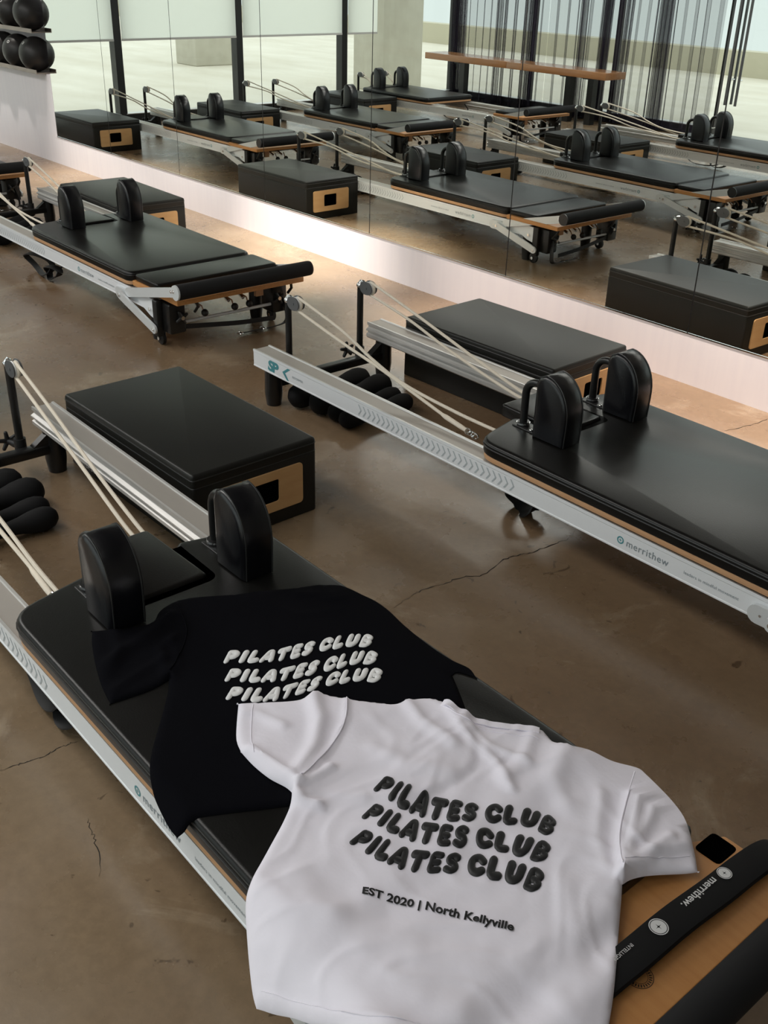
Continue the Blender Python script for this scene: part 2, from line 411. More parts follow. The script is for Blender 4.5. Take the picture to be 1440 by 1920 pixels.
def make_reformer(own=False):
    root = empty('reformer', (0, 0, 0))
    # rails
    for s in (-1, 1):
        mb = MB(); vs, fs = rail_mesh(s); mb.add(vs, fs)
        rail = mb.build('rail', ALU, root, smooth=20)
        rail.data.materials.append(RAILF); rail.data.materials.append(ALUTOP)
        for p in rail.data.polygons:
            c = p.center
            if abs(abs(c.y)-W) < 0.004 and abs(p.normal.y) > 0.5: p.material_index = 1
            elif p.normal.z > 0.5 and abs(c.z-(ZT-0.004)) < 0.002: p.material_index = 2
        MB().box((-0.001, min(s*(W-0.012), s*(W-RT+0.012)), ZT-HR+0.01), (0.004, max(s*(W-0.012), s*(W-RT+0.012)), ZT-0.012)).build('rail_end_cap', BLACKP, rail)
        # prints
        yy = (W-0.0008)*s; d = 1 if s < 0 else -1; ox = 0.0 if s < 0 else 0.35
        def px(x): return ox+d*x
        a = MB(); face_text(a, 'SP', 0.056, px(0.100), 0.1655, s, 0.0030, 0.1, 0.80, wide=1.35); a.build('rail_logo', TEAL, rail, smooth=0)
        a = MB(); F = [(0, 1, 2, 3), (0, 3, 4, 5)] if s < 0 else [(3, 2, 1, 0), (5, 4, 3, 0)]
        a.add([(px(x), yy, z) for x, z in ((0.197, 0.184), (0.232, 0.207), (0.250, 0.207), (0.215, 0.184), (0.240, 0.158), (0.226, 0.158))], F)
        a.build('rail_logo', TEAL, rail, smooth=0)
        o2 = 0.0 if s < 0 else 4.0; d2 = 1 if s < 0 else -1
        for body, size, x0, z0, off, sp, m in (('REFORMER', 0.013, px(0.262), 0.178, 0, 1.1, GREYPR), ('merrithew', 0.030, (1.845 if s < 0 else 2.06), 0.1745, 0.0002, 1.1, GREYPR), ('leaders in mindful movement', 0.0135, (2.035 if s < 0 else 1.86), 0.178, 0, 1.05, GREYPR)):
            a = MB(); face_text(a, body, size, x0, z0, s, off, 0, sp); a.build('rail_lettering', m, rail, smooth=0)
        em = MB(); emblem(em, 1.825 if s < 0 else 2.08, 0.184, 0.0115, s); em.build('rail_emblem', TEAL, rail, smooth=0)
        ch = MB()
        for q in range(30):
            x = 0.66+q*0.0255; h = 0.019
            ch.add([(x, yy, 0.185+h), (x+0.006, yy, 0.185+h), (x+0.020, yy, 0.185), (x+0.006, yy, 0.185-h), (x, yy, 0.185-h), (x+0.014, yy, 0.185)], [(0, 5, 2, 1), (5, 4, 3, 2)])
        ch.build('rail_chevrons', PALEPR, rail, smooth=0)
    # legs and cross member at the rope end
    for s in (-1, 1):
        MB().tube([(0.07, s*0.285, 0.0), (0.07, s*0.285, 0.05), (0.07, s*0.285, ZT-HR)], [0.030, 0.036, 0.034], 18).build('leg', BLACKM, root)
        MB().tube([(2.50, s*0.27, 0.0), (2.50, s*0.27, 0.05), (2.50, s*0.27, ZT-HR)], [0.028, 0.034, 0.033], 18).build('leg', BLACKM, root)
    cb = MB(); cb.box((0.055, -0.26, 0.075), (0.095, 0.26, 0.11), 0.006)
    for s in (-1, 1):
        cb.add([(0.06, s*0.26, 0.10), (0.09, s*0.26, 0.10), (0.09, s*0.26, 0.15), (0.06, s*0.26, 0.15), (0.06, s*0.19, 0.10), (0.09, s*0.19, 0.10)],
               [(0, 1, 2, 3), (4, 0, 3), (1, 5, 2), (5, 4, 3, 2), (0, 4, 5, 1)])
    cb.build('cross_member', BLACKM, root)
    for s in (-1, 1):
        y = s*0.182
        post = MB().tube([(0.035, y, 0.055), (0.035, y, 0.392)], 0.0135, 14).build('riser_post', BLACKM, root)
        MB().tube([(0.035, y, 0.06), (0.035, y, 0.135)], 0.020, 14).build('post_collar', BLACKP, post)
        kn = MB(); kn.cyl((0.015, y-0.004, 0.105), (-0.030, y-0.02, 0.108), 0.010)
        for q in range(5):
            a = 2*pi*q/5+0.4; kn.tube([(-0.026, y-0.02, 0.108), (-0.026, y-0.02+0.030*cos(a), 0.108+0.030*sin(a))], [0.009, 0.007], 8, True)
        kn.build('star_knob', BLACKP, post)
        sw = MB(); sw.sphere((0.035, y, 0.400), 0.017, 12, 8, (1, 1, 0.8))
        for q in range(3): sw.tube([(0.030+0.008*q, y-0.012, 0.402), (0.036+0.008*q, y, 0.420), (0.034+0.008*q, y+0.012, 0.402)], 0.0045, 6)
        sw.tube([(0.035, y, 0.412), (0.052, y, 0.418), (0.066, y, 0.412)], 0.007, 8)
        sw.build('swivel', CHROME, post)
        # pulley: two side plates and a wheel between
        cx, cz = 0.090, 0.400
        hs = MB()
        for q in (-1, 1):
            prof = []
            for k in range(20):
                a = 2*pi*k/20; prof.append((cx+0.034*cos(a)*(1.05 if cos(a) < 0 else 1.0)+(-0.006 if cos(a) < 0 else 0), cz+0.027*sin(a)))
            yy0 = y+q*0.012; yy1 = y+q*0.016; n = 20
            vs = [(p[0], yy0, p[1]) for p in prof]+[(p[0], yy1, p[1]) for p in prof]
            fs = [tuple(range(n)), tuple(range(2*n-1, n-1, -1))]+[(k, n+k, n+(k+1) % n, (k+1) % n) for k in range(n)]
            hs.add(vs, fs)
        hs.cyl((cx, y-0.018, cz), (cx, y+0.018, cz), 0.005, 10)
        hs.build('pulley_housing', GREYP, post)
        pw = MB(); pw.lathe([(0, 0.001), (0, 0.026), (0.15, 0.028), (0.3, 0.023), (0.7, 0.023), (0.85, 0.028), (1, 0.026), (1, 0.001)], (cx+0.006, y-0.010, cz), (cx+0.006, y+0.010, cz), 22)
        pw.build('pulley_wheel', WHITEP, post)
    # ropes
    if own:
        near_lo = [(0.10, -0.186, 0.378), (0.40, -0.19, 0.335), (0.70, -0.195, 0.300), (0.90, -0.20, 0.283), (1.07, -0.20, 0.262), (1.18, -0.205, 0.250)]
        near_hi = [(0.105, -0.183, 0.426), (0.50, -0.19, 0.372), (0.87, -0.195, 0.318), (1.09, -0.20, 0.285), (1.24, -0.20, 0.268)]
    else:
        near_lo = [(0.10, -0.186, 0.376), (0.40, -0.20, 0.332), (0.64, -0.20, 0.294), (0.98, -0.205, 0.232), (1.08, -0.21, 0.222)]
        near_hi = [(0.105, -0.183, 0.426), (0.40, -0.20, 0.378), (0.58, -0.20, 0.318), (0.76, -0.20, 0.278), (1.03, -0.20, 0.262), (1.25, -0.20, 0.262)]
    far_lo = [(0.10, 0.178, 0.376), (0.39, 0.14, 0.352), (0.66, 0.12, 0.300), (1.03, 0.075, 0.262), (1.16, 0.07, 0.262)]
    far_hi = [(0.105, 0.182, 0.426), (0.42, 0.155, 0.374), (0.78, 0.12, 0.312), (1.04, 0.10, 0.268), (1.16, 0.09, 0.262)]
    for lo, hi, s in ((near_lo, near_hi, -1), (far_lo, far_hi, 1)):
        mb = MB(); y = s*0.182
        arc = [(0.096+0.027*cos(a), y, 0.400+0.027*sin(a)) for a in [radians(t) for t in range(80, -100, -20)]]
        path = list(reversed([tuple(p) for p in smooth_path(hi, 6)])) + arc + [tuple(p) for p in smooth_path(lo, 6)]
        mb.tube(path, 0.0056, 8)
        rope = mb.build('rope', ROPE, root)
        if s < 0:
            e = Vector(lo[-1]); d = (Vector(lo[-1])-Vector(lo[-2])).normalized()
            MB().tube([e-d*0.12, e-d*0.10, e-d*0.02, e+d*0.004], [0.0062, 0.009, 0.0085, 0.007], 10).build('rope_splice', ROPE, rope)
            cl = MB(); p = e+d*0.012
            for q in range(3):
                c0 = p+Vector((0.020*q, -0.004*q, 0)); pts = [c0+Vector((0.016*cos(t), 0.009*sin(t)*(1 if q % 2 else 0.3), 0.009*sin(t)*(0.3 if q % 2 else 1))) for t in [2*pi*k/10 for k in range(11)]]
                cl.tube(pts, 0.0028, 6)
            cl.build('snap_hook', CHROME, rope)
    # carriage
    poly = round_poly(CAR, CAR_R, 5)
    cb = MB().prism(inset_poly(poly, 0.003), 0.2275, 0.2455, 0.002, 0.002).build('carriage_board', WOODE, root)
    cp = MB().prism(poly, 0.2455, PADZ, 0.013, 0.004, steps=4).build('carriage_pad', VINYL, root)
    pp = MB()
    for z, ins in ((0.272, -0.0008), (0.2795, 0.002)):
        pts = [(p[0], p[1], z) for p in inset_poly(poly, ins)]; pp.tube(pts+[pts[0]], 0.0022, 6)
    pp.build('piping', PIPE, cp)
    # headrest
    hp = round_poly([(1.115, -0.088), (1.394, -0.098), (1.394, 0.098), (1.115, 0.088)], 0.015, 3)
    hr = MB().prism(hp, 0.256, 0.297, 0.008, 0.004).build('headrest', VINYL, root)
    MB().box((1.16, -0.03, 0.215), (1.33, 0.03, 0.256)).build('headrest_bracket', BLACKM, root)
    MB().box((1.30, -0.12, 0.205), (1.5, 0.12, 0.228)).build('carriage_underframe', BLACKM, root)
    # shoulder rests
    for s, yc in ((-1, -0.147), (1, 0.192)):
        y0, y1 = yc-0.045, yc+0.045
        base = MB(); base.box((1.248, yc-0.026, PADZ-0.001), (1.37, yc+0.026, PADZ+0.004), 0.002)
        base.cyl((1.272, yc, PADZ+0.004), (1.272, yc, PADZ+0.016), 0.020, 16)
        bobj = base.build('shoulder_rest_base', BLACKM, root)
        for q in (-1, 1):
            MB().sphere((1.322, yc+q*0.017, PADZ+0.006), 0.006, 8, 6, (1, 1, .6)).build('base_screw', CHROME, bobj)
        MB().cyl((1.272, yc, PADZ+0.008), (1.272, yc, PADZ+0.013), 0.0215, 16).build('base_ring', CHROME, bobj)
        arc = [(1.272, yc, PADZ+0.005), (1.272, yc, 0.40)]+[(1.317-0.045*cos(t), yc, 0.40+0.045*sin(t)) for t in [pi/2*k/6 for k in range(1, 7)]]+[(1.36, yc, 0.445)]
        MB().tube(arc, 0.0125, 14).build('shoulder_rest_tube', BLACKM, root)
        # pad: quarter-domed block, flat back, rounded front
        x0, x1, z0, z1 = 1.345, 1.474, PADZ+0.001, 0.498
        def prof(ins):
            P = []
            rx, rz = (x1-x0)-0.012, 0.118
            P.append((x0+ins, z0+ins*0.3)); P.append((x0+ins, z1-0.035))
            P.append((x0+0.012+ins*0.6, z1-0.012-ins*0.6))
            for k in range(0, 11):
                t = pi/2*k/10; P.append((x0+0.034+(x1-x0-0.034-ins)*sin(t), z1-rz+(rz-ins)*cos(t)))
            P.append((x1-ins, z0+0.07)); P.append((x1-0.003-ins, z0+ins*0.3))
            return P
        layers = [(0.014, 0.0), (0.004, 0.004), (0.0, 0.012), (0.0, 0.078), (0.004, 0.086), (0.014, 0.090)]
        vs = []; n = len(prof(0))
        for ins, dy in layers: vs += [(px, y0+dy, pz) for px, pz in prof(ins)]
        fs = [tuple(range(n)), tuple(range((len(layers)-1)*n+n-1, (len(layers)-1)*n-1, -1))]
        for r in range(len(layers)-1):
            for k in range(n):
                j = (k+1) % n; fs.append((r*n+j, r*n+k, (r+1)*n+k, (r+1)*n+j))
        pad = MB().add(vs, fs).build('shoulder_rest_pad', REST, root, smooth=50)
        pp = MB()
        for yy in (y0+0.009, y1-0.009):
            pp.tube([(px, yy, pz) for px, pz in prof(0.0005)[1:]], 0.0020, 6)
        pp.build('piping', PIPE, pad)
    # foot end: standing platform, footboard, foot bar and its arms
    MB().prism(round_poly([(2.385, -0.325), (2.775, -0.325), (2.775, 0.385), (2.63, 0.385), (2.60, 0.325), (2.385, 0.325)], 0.006, 2) if own else
               round_poly([(2.385, -0.325), (2.79, -0.325), (2.79, 0.355), (2.385, 0.355)], 0.006, 2), 0.232, 0.255, 0.002, 0.002).build('foot_board', WOOD, root)
    pf = 2.60
    MB().prism(round_poly([(2.388, -0.315), (pf, -0.315), (pf, 0.335), (2.388, 0.335)], 0.02, 3), 0.2552, 0.283, 0.008, 0.003).build('platform_pad', VINYL, root)
    if own:
        MB().prism(round_poly([(2.612, 0.318), (2.662, 0.318), (2.662, 0.376), (2.612, 0.376)], 0.010, 3), 0.253, 0.2558).build('board_slot_shade', HOLE_SHADE, root)  # black patch on the uncut board: shade of the slot put into colour
        st = MB()
        pts = [(2.694, -0.20, 0.262), (2.688, -0.05, 0.268), (2.692, 0.05, 0.273), (2.694, 0.15, 0.276), (2.700, 0.25, 0.276), (2.702, 0.33, 0.274), (2.706, 0.385, 0.272), (2.712, 0.42, 0.262), (2.718, 0.44, 0.235), (2.718, 0.43, 0.19)]
        sp = smooth_path(pts, 5); vs = []; m = len(sp); nn = 10
        for i in range(m):
            d = (sp[min(i+1, m-1)]-sp[max(i-1, 0)]).normalized(); a = Vector((1, 0, 0)); a = (a-d*a.dot(d)).normalized(); b = a.cross(d)
            for k in range(nn):
                t = 2*pi*k/nn; ca, sa = cos(t), sin(t)
                vs.append(sp[i]+a*0.029*math.copysign(abs(ca)**0.5, ca)+b*0.008*math.copysign(abs(sa)**0.7, sa))
        fs = [(i*nn+k, i*nn+(k+1) % nn, (i+1)*nn+(k+1) % nn, (i+1)*nn+k) for i in range(m-1) for k in range(nn)]+[tuple(range(nn)), tuple(range(m*nn-1, (m-1)*nn-1, -1))]
        strap = st.add(vs, fs).build('padded_strap', NEO, root)
        def on_strap(mb, body, size, x0, y0, z, off=0.0, sp=1.0):
            v, f = text_mesh(body, size, off, 0, sp); mb.add([(x0+b, y0-a, z) for a, b, _ in v], f)
        t = MB(); on_strap(t, 'merrithew.', 0.0195, 2.682, 0.262, 0.2850, 0.0003, 1.0)
        t.build('strap_lettering', WHITEPR, strap, smooth=0)
        t = MB(); on_strap(t, 'INTELLIGENT EXERCISE', 0.009, 2.678, 0.056, 0.2825, 0.0, 1.0); t.build('strap_lettering', WHITEPR, strap, smooth=0)
        def ringm(mb, cx, cy, r, z):
            n = 24
            for ra, rb in ((1.0, 0.9), (0.82, 0.0)):
                vs = []; fs = []
                for k in range(n):
                    a = 2*pi*k/n; s8 = max(rb, 0.0)
                    if rb == 0.0: # disc with star-shaped hole
                        q = 0.42/(1+3.2*abs(sin(2*a))**0.7)
                        vs += [(cx+r*ra*cos(a), cy+r*ra*sin(a), z), (cx+r*q*cos(a), cy+r*q*sin(a), z)]
                    else: vs += [(cx+r*ra*cos(a), cy+r*ra*sin(a), z), (cx+r*rb*cos(a), cy+r*rb*sin(a), z)]
                for k in range(n):
                    j = (k+1) % n; fs.append((2*k, 2*k+1, 2*j+1, 2*j))
                mb.add(vs, fs)
        for q in ((2.690, 0.284, 0.0125, 0.2850), (2.687, 0.112, 0.0155, 0.2842)):
            t = MB(); ringm(t, *q); t.build('strap_emblem', WHITEPR, strap, smooth=0)
        s2 = MB(); n = 32
        for ra, rb in ((0.022, 0.0208), (0.0135, 0.0127)):
            vs = []; fs = []
            for k in range(n):
                a = 2*pi*k/n; vs += [(2.712+ra*cos(a), 0.038+ra*sin(a), 0.2556), (2.712+rb*cos(a), 0.038+rb*sin(a), 0.2556)]
            for k in range(n):
                j = (k+1) % n; fs.append((2*k, 2*k+1, 2*j+1, 2*j))
            s2.add(vs, fs)
        for k in range(26):
            a = 2*pi*k/26; c, sn = cos(a), sin(a)
            s2.add([(2.712+c*0.0148-sn*0.001, 0.038+sn*0.0148+c*0.001, 0.2556), (2.712+c*0.0148+sn*0.001, 0.038+sn*0.0148-c*0.001, 0.2556), (2.712+c*0.0195+sn*0.001, 0.038+sn*0.0195-c*0.001, 0.2556), (2.712+c*0.0195-sn*0.001, 0.038+sn*0.0195+c*0.001, 0.2556)], [(0, 1, 2, 3)])
        s2.build('board_stamp', DARKPR, root, smooth=0)
    bar = MB().tube([(2.828, -0.345, 0.305), (2.828, 0.352, 0.305)], 0.034, 24, False).build('foot_bar', FOAM, root)
    for s, y in ((-1, -0.345), (1, 0.352)):
        MB().cyl((2.828, y-s*0.001, 0.305), (2.828, y+s*0.008, 0.305), 0.033, 24).build('bar_end_cap', BLACKM if s > 0 else ARM, bar)
    def arm(pa, pb, y, w, th=0.010):
        a, b = Vector((pa[0], pa[1])), Vector((pb[0], pb[1])); d = (b-a).normalized(); nn = Vector((-d.y, d.x)); P = []
        for k in range(9):
            t = pi/2+pi*k/8; P.append(a+d*cos(t)*w+nn*sin(t)*w)
        for k in range(9):
            t = -pi/2+pi*k/8; P.append(b+d*cos(t)*w+nn*sin(t)*w)
        n = len(P); vs = [(p.x, y-th/2, p.y) for p in P]+[(p.x, y+th/2, p.y) for p in P]
        return vs, [tuple(range(n)), tuple(range(2*n-1, n-1, -1))]+[(k, n+k, n+(k+1) % n, (k+1) % n) for k in range(n)]
    for s in (-1, 1):
        y = s*0.345
        mb = MB(); mb.add(*arm((2.82, 0.305) if not (own and s > 0) else (2.48, 0.225), (2.375, 0.200), y, 0.021)); mb.build('foot_bar_arm', ARM, root)
        mb = MB(); mb.add(*arm((2.315, 0.176), (2.625, 0.092), s*0.358, 0.020)); lo = mb.build('support_arm', ARM, root)
        for (bx, bz, by) in ((2.315, 0.176, 0.364), (2.625, 0.092, 0.364), (2.272, 0.174, 0.338), (2.815, 0.308, 0.352), (2.795, 0.304, 0.352), (2.56, 0.165, 0.340)):
            bt = MB(); bt.cyl((bx, s*(by-0.006), bz), (bx, s*(by+0.003), bz), 0.008, 12); bt.cyl((bx, s*(by+0.001), bz), (bx, s*(by+0.005), bz), 0.004, 6)
            bt.build('pivot_bolt', CHROME, root)
        mb = MB(); mb.add(*arm((2.262, 0.174), (2.33, 0.176), s*0.336, 0.026, 0.012)); mb.build('pivot_plate', ARM, root)
        P = [(2.40, 0.222), (2.47, 0.228), (2.60, 0.212), (2.60, 0.125), (2.55, 0.135), (2.45, 0.175)]; n = 6
        MB().add([(x, s*0.335, z) for x, z in P]+[(x, s*0.325, z) for x, z in P], [tuple(range(n)), tuple(range(2*n-1, n-1, -1))]+[(k, n+k, n+(k+1) % n, (k+1) % n) for k in range(n)]).build('end_plate', RAILF, root)
        y0, y1 = sorted((s*0.318, s*0.348))
        sb = MB().box((2.60, y0, 0.055), (2.640, y1, 0.222), 0.006).build('height_bracket', BLACKP, root)
        y0, y1 = sorted((s*0.235, s*0.318))
        k = MB(); k.box((2.60, y0, 0.075), (2.700, y1, 0.215), 0.010)
        k.build('spring_housing', BLACKM, root)
        k = MB(); yk = s*0.262
        for q in range(4):
            a = 2*pi*q/4+0.5; k.tube([(2.712, yk, 0.15), (2.712, yk+0.028*cos(a), 0.15+0.028*sin(a))], [0.010, 0.007], 8, True)
        k.build('star_knob', BLACKP, root)
        MB().cyl((2.70, yk, 0.15), (2.722, yk, 0.15), 0.009, 12).build('knob_bolt', CHROME, root)
        wh = MB().lathe([(0, 0.001), (0, 0.024), (0.15, 0.030), (0.85, 0.030), (1, 0.024), (1, 0.001)], (2.585, s*0.292, 0.0305), (2.585, s*0.314, 0.0305), 20).build('transport_wheel', BLACKP, root)
        MB().cyl((2.585, s*0.288, 0.0305), (2.585, s*0.322, 0.0305), 0.009, 10).build('wheel_axle', CHROME, wh)
        MB().tube([(2.585, s*0.303, 0.033), (2.58, s*0.303, 0.09), (2.60, s*0.303, 0.12)], 0.009, 8).build('wheel_fork', BLACKM, root)
    MB().cyl((2.68, -0.25, 0.118), (2.68, 0.25, 0.118), 0.0075, 12).build('spring_bar', ARM, root)
    for y in (-0.14, 0.02, 0.10):
        h = MB(); h.tube([(2.50, y, 0.19), (2.60, y, 0.185), (2.655, y, 0.165)], 0.008, 10); h.tube([(2.655, y-0.01, 0.185), (2.68, y, 0.175), (2.695, y, 0.15)], 0.0035, 6)
        hk = h.build('spring_hook', CHROME, root)
        MB().sphere((2.705, y, 0.150), 0.017, 14, 8).build('hook_knob', BLACKP, hk)
    MB().box((2.46, -0.25, 0.185), (2.58, 0.25, 0.222)).build('spring_carrier', BLACKM, root)
    MB().box((2.655, 0.16, 0.165), (2.675, 0.20, 0.231)).build('board_block', WOODE, root)
    for y in (-0.21, 0.30):
        MB().tube([(2.76, y, 0.234), (2.75, y+0.01, 0.20), (2.72, y+0.01, 0.17)], 0.007, 8).build('board_stay', BLACKM, root)
    # straps
    s1 = MB().ribbon(smooth_path([(2.69, -0.24, 0.10), (2.70, -0.10, 0.085), (2.71, 0.05, 0.07), (2.715, 0.20, 0.062), (2.715, 0.235, 0.06)], 5), 0.022, (0, 0.1, 1), 0.003).build('cross_strap', WEB, root)
    s2 = MB().ribbon(smooth_path([(2.70, 0.285, 0.15), (2.72, 0.30, 0.08), (2.72, 0.29, 0.03), (2.705, 0.22, 0.013), (2.70, 0.12, 0.013), (2.695, 0.05, 0.012)], 6), 0.026, (1, 0, 0.35), 0.004).build('floor_strap', WEB, root)
    b = MB()
    for y in (0.045, 0.175):
        b.tube([(2.70+0.018*cos(t), y+0.012*sin(t), 0.016) for t in [2*pi*k/12 for k in range(13)]], 0.003, 6)
    b.build('strap_buckle', CHROME, s2)
    return root

def add_straps(root, bundle=False):
    if bundle:
        lp = [(1.315+0.055*cos(t), -0.15+0.02*sin(2*t), 0.045+0.042*sin(t)) for t in [2*pi*k/24 for k in range(25)]]
        MB().ribbon(lp, 0.055, [(0.1, 1, 0.3)]*25, 0.006).build('foot_strap', WEB, root)
        MB().tube([(1.33, -0.15, 0.08), (1.36, -0.13, 0.15), (1.38, -0.10, 0.21)], 0.006, 8).build('strap_tail', WEB, root)
        return
    lp = [(1.18+0.16*cos(t), -0.27+0.018*sin(2*t), 0.062+0.047*sin(t)) for t in [2*pi*k/28 for k in range(29)]]
    MB().ribbon(lp, 0.030, [(0.1, 1, 0.3)]*29, 0.004).build('foot_strap', WEB, root)
    lp = [(1.34+0.075*cos(t), -0.27+0.014*sin(2*t+1), 0.050+0.035*sin(t+0.3)) for t in [2*pi*k/24 for k in range(25)]]
    MB().ribbon(lp, 0.034, [(0.1, 1, 0.3)]*25, 0.004).build('foot_strap', WEB, root)
    MB().tube([(1.42, -0.25, 0.09), (1.46, -0.2, 0.16), (1.46, -0.15, 0.21)], 0.006, 8).build('strap_tail', WEB, root)
def reformer_tags(o, label):
    o['label'] = label; o['category'] = 'exercise machine'; o['group'] = 'reformers set out in rows'
XA, YA = -3.2337, 0.9427
GR = 'pilates reformers in rows'
refA = make_reformer(True); refA.location = (XA, YA, 0)
refB = make_reformer(False); refB.location = (-3.2805, 2.4521, 0)
reformer_tags(refA, 'reformer machine in the foreground with two T-shirts laid on its carriage')
reformer_tags(refB, 'reformer machine beside the mirror wall, running out of the right edge of the photo')
others = {
 'C': ((-6.6899, 2.4661), 'reformer machine in the mirror-side row whose whole foot bar end is in direct view'),
 'D': ((-6.60, 0.93), 'reformer machine ahead of the shirt-covered one, only its foot bar at the left edge'),
 'E': ((-9.80, 2.44), 'farthest reformer machine beside the mirror wall, its dark foot end at the left edge'),
 'F': ((-9.80, 0.92), 'reformer machine seen only in the mirror, second row, nearest the end windows'),
 'G': ((-6.68, -0.70), 'reformer machine seen only in the mirror, third row, below curtain and glass door'),
 'H': ((-9.98, -0.75), 'reformer machine seen only in the mirror, third row, left of the wooden bench'),
}
refs = {'A': refA, 'B': refB}
add_straps(refA)
for k, (xy, lab) in others.items():
    c = copy_tree(refB); c.location = (xy[0], xy[1], 0); reformer_tags(c, lab); refs[k] = c; add_straps(c)

add_straps(refB, True)
for ch in list(refs['H'].children):          # this carriage is parked towards the rope end
    nm = ch.name.split('.')[0]
    if nm.startswith(('carriage', 'headrest', 'shoulder')): ch.location.x -= 0.98
    if nm == 'rope': ch.scale.x = 0.22; ch.location.x = 0.075

# ------------------------------------------------------------------ sitting boxes
BL, BWD, BH = 0.812, 0.456, 0.2575
def make_box():
    root = empty('sitting_box', (0, 0, 0))
    x, y = BL/2, BWD/2
    rect = [(-x, -y), (x, -y), (x, y), (-x, y)]
    MB().prism(rect, 0.0, BH-0.046, 0.003, 0.004, corner=0.012, cn=3).build('box_body', VINYL2, root)
    top = MB().prism(rect, BH-0.046, BH, 0.010, 0.003, corner=0.014, cn=4).build('padded_top', VINYL2, root)
    pp = MB()
    for z, ins in ((BH-0.010, 0.002), (BH-0.018, -0.0006), (BH-0.044, 0.0002)):
        pts = [(p[0], p[1], z) for p in inset_poly(round_poly(rect, 0.014, 4), ins)]; pp.tube(pts+[pts[0]], 0.0018, 6)
    pp.build('piping', PIPE, top)
    # wooden handle plate with a cut-out on the end face
    def rr(y0, y1, z0, z1, r, n=4): return round_poly([(y0, z0), (y1, z0), (y1, z1), (y0, z1)], r, n)
    def plate(x0, x1):
        out = rr(-y+0.20*BWD, -y+0.87*BWD, 0.195*BH, 0.735*BH, 0.014)
        inn = rr(-y+0.43*BWD, -y+0.67*BWD, 0.32*BH, 0.62*BH, 0.010)
        n = len(out); mb = MB(); vs = []
        for xx in (x0, x1):
            vs += [(xx, p[0], p[1]) for p in out]+[(xx, p[0], p[1]) for p in inn]
        fs = []
        for k in range(n):
            j = (k+1) % n
            fs += [(k, n+k, n+j, j), (2*n+k, 2*n+j, 3*n+j, 3*n+k), (k, j, 2*n+j, 2*n+k), (n+k, 3*n+k, 3*n+j, n+j)]
        return mb.add(vs, fs)
    pl = plate(x-0.001, x+0.006).build('handle_plate', PLATE, root, smooth=30)
    MB().box((x-0.0005, -y+0.43*BWD, 0.32*BH), (x+0.0006, -y+0.67*BWD, 0.62*BH)).build('handle_hole_shade', HOLE_SHADE, root)  # black sheet in the cut-out paints the shade of a deeper hole
    t = MB(); v, f = text_mesh('CENTER BOX', 0.026, 0.0004)
    t.add([(-0.365+a, -y-0.0008, 0.022+b) for a, b, _ in v], f); t.build('box_lettering', WHITEPR, root, smooth=0)
    return root
box0 = make_box()
boxes = [
 (-2.7897, 1.5306, 0.0227, 'large black vinyl box with wooden handle plate beside the shirt-covered reformer'),
 (-2.7559, 3.0459, 0.031, 'black vinyl box between the reformer at the right edge and the mirror wall'),
 (-6.1465, 3.0348, -0.0193, 'black vinyl box behind the shoulder rests of the farther reformer in direct view'),
 (-6.07, 1.50, 0.0, 'black vinyl box seen in the mirror just behind the nearest reflected shoulder rests'),
 (-9.29, 3.02, 0.0, 'black vinyl box at the far left of the mirror beside the end windows'),
 (-9.28, 1.50, 0.0, 'black vinyl box seen in the mirror beneath the second window from the left'),
 (-6.05, -0.12, 0.0, 'black vinyl box seen in the mirror below the right half of the wooden bench'),
 (-9.45, -0.16, 0.0, 'black vinyl box seen in the mirror near the foot of the concrete column outside'),
]
for i, (x, y, a, lab) in enumerate(boxes):
    o = box0 if i == 0 else copy_tree(box0, skip=('box_lettering',))
    o.location = (x, y, 0); o.rotation_euler = (0, 0, a); o['label'] = lab; o['category'] = 'box'; o['group'] = 'sitting boxes beside the reformers'

# ------------------------------------------------------------------ padded hand weights stacked inside each frame
def make_weight(L, r):
    mb = MB()
    P = [(0.0, 0.02*r), (0.015, 0.45*r), (0.05, 0.80*r), (0.11, 0.98*r), (0.17, 1.0*r), (0.25, 0.90*r), (0.34, 0.70*r), (0.43, 0.58*r), (0.5, 0.56*r)]
    P = P+[(1-t, q) for t, q in reversed(P[:-1])]
    mb.lathe(P, (0, -L/2, 0), (0, L/2, 0), 22)
    return mb.build('hand_weight', NEO)
wt = [make_weight(0.40, 0.050), make_weight(0.36, 0.038)]
wspots = [(0, 0.165, -0.075, 0.050, 0.0, 'largest'), (0, 0.270, -0.060, 0.050, 0.0, 'second'), (1, 0.362, -0.075, 0.038, 0.0, 'third'), (1, 0.442, -0.095, 0.038, 0.0, 'fourth')]
where = {'A': 'inside the shirt-covered reformer', 'B': 'inside the right-hand reformer',
         'C': 'inside the farther direct reformer', 'D': 'mirrored, second row', 'G': 'mirrored, below the curtain'}
order = ['nearest the black legs', 'second from the black legs', 'third from the black legs', 'nearest the carriage']
first = {0: True, 1: True}
for k in ('A', 'B', 'C', 'D', 'G'):
    for i, (t, dx, dy, z, rz, _) in enumerate(wspots):
        o = wt[t] if first[t] else wt[t].copy()
        if not first[t]: col.objects.link(o)
        first[t] = False
        o.location = (refs[k].location.x+dx, refs[k].location.y+dy+0.012*i, z+0.001); o.rotation_euler = (0, 0, rz)
        o['label'] = 'black padded hand weight ' + order[i] + ', ' + where[k]; o['category'] = 'hand weight'; o['group'] = 'padded hand weights'

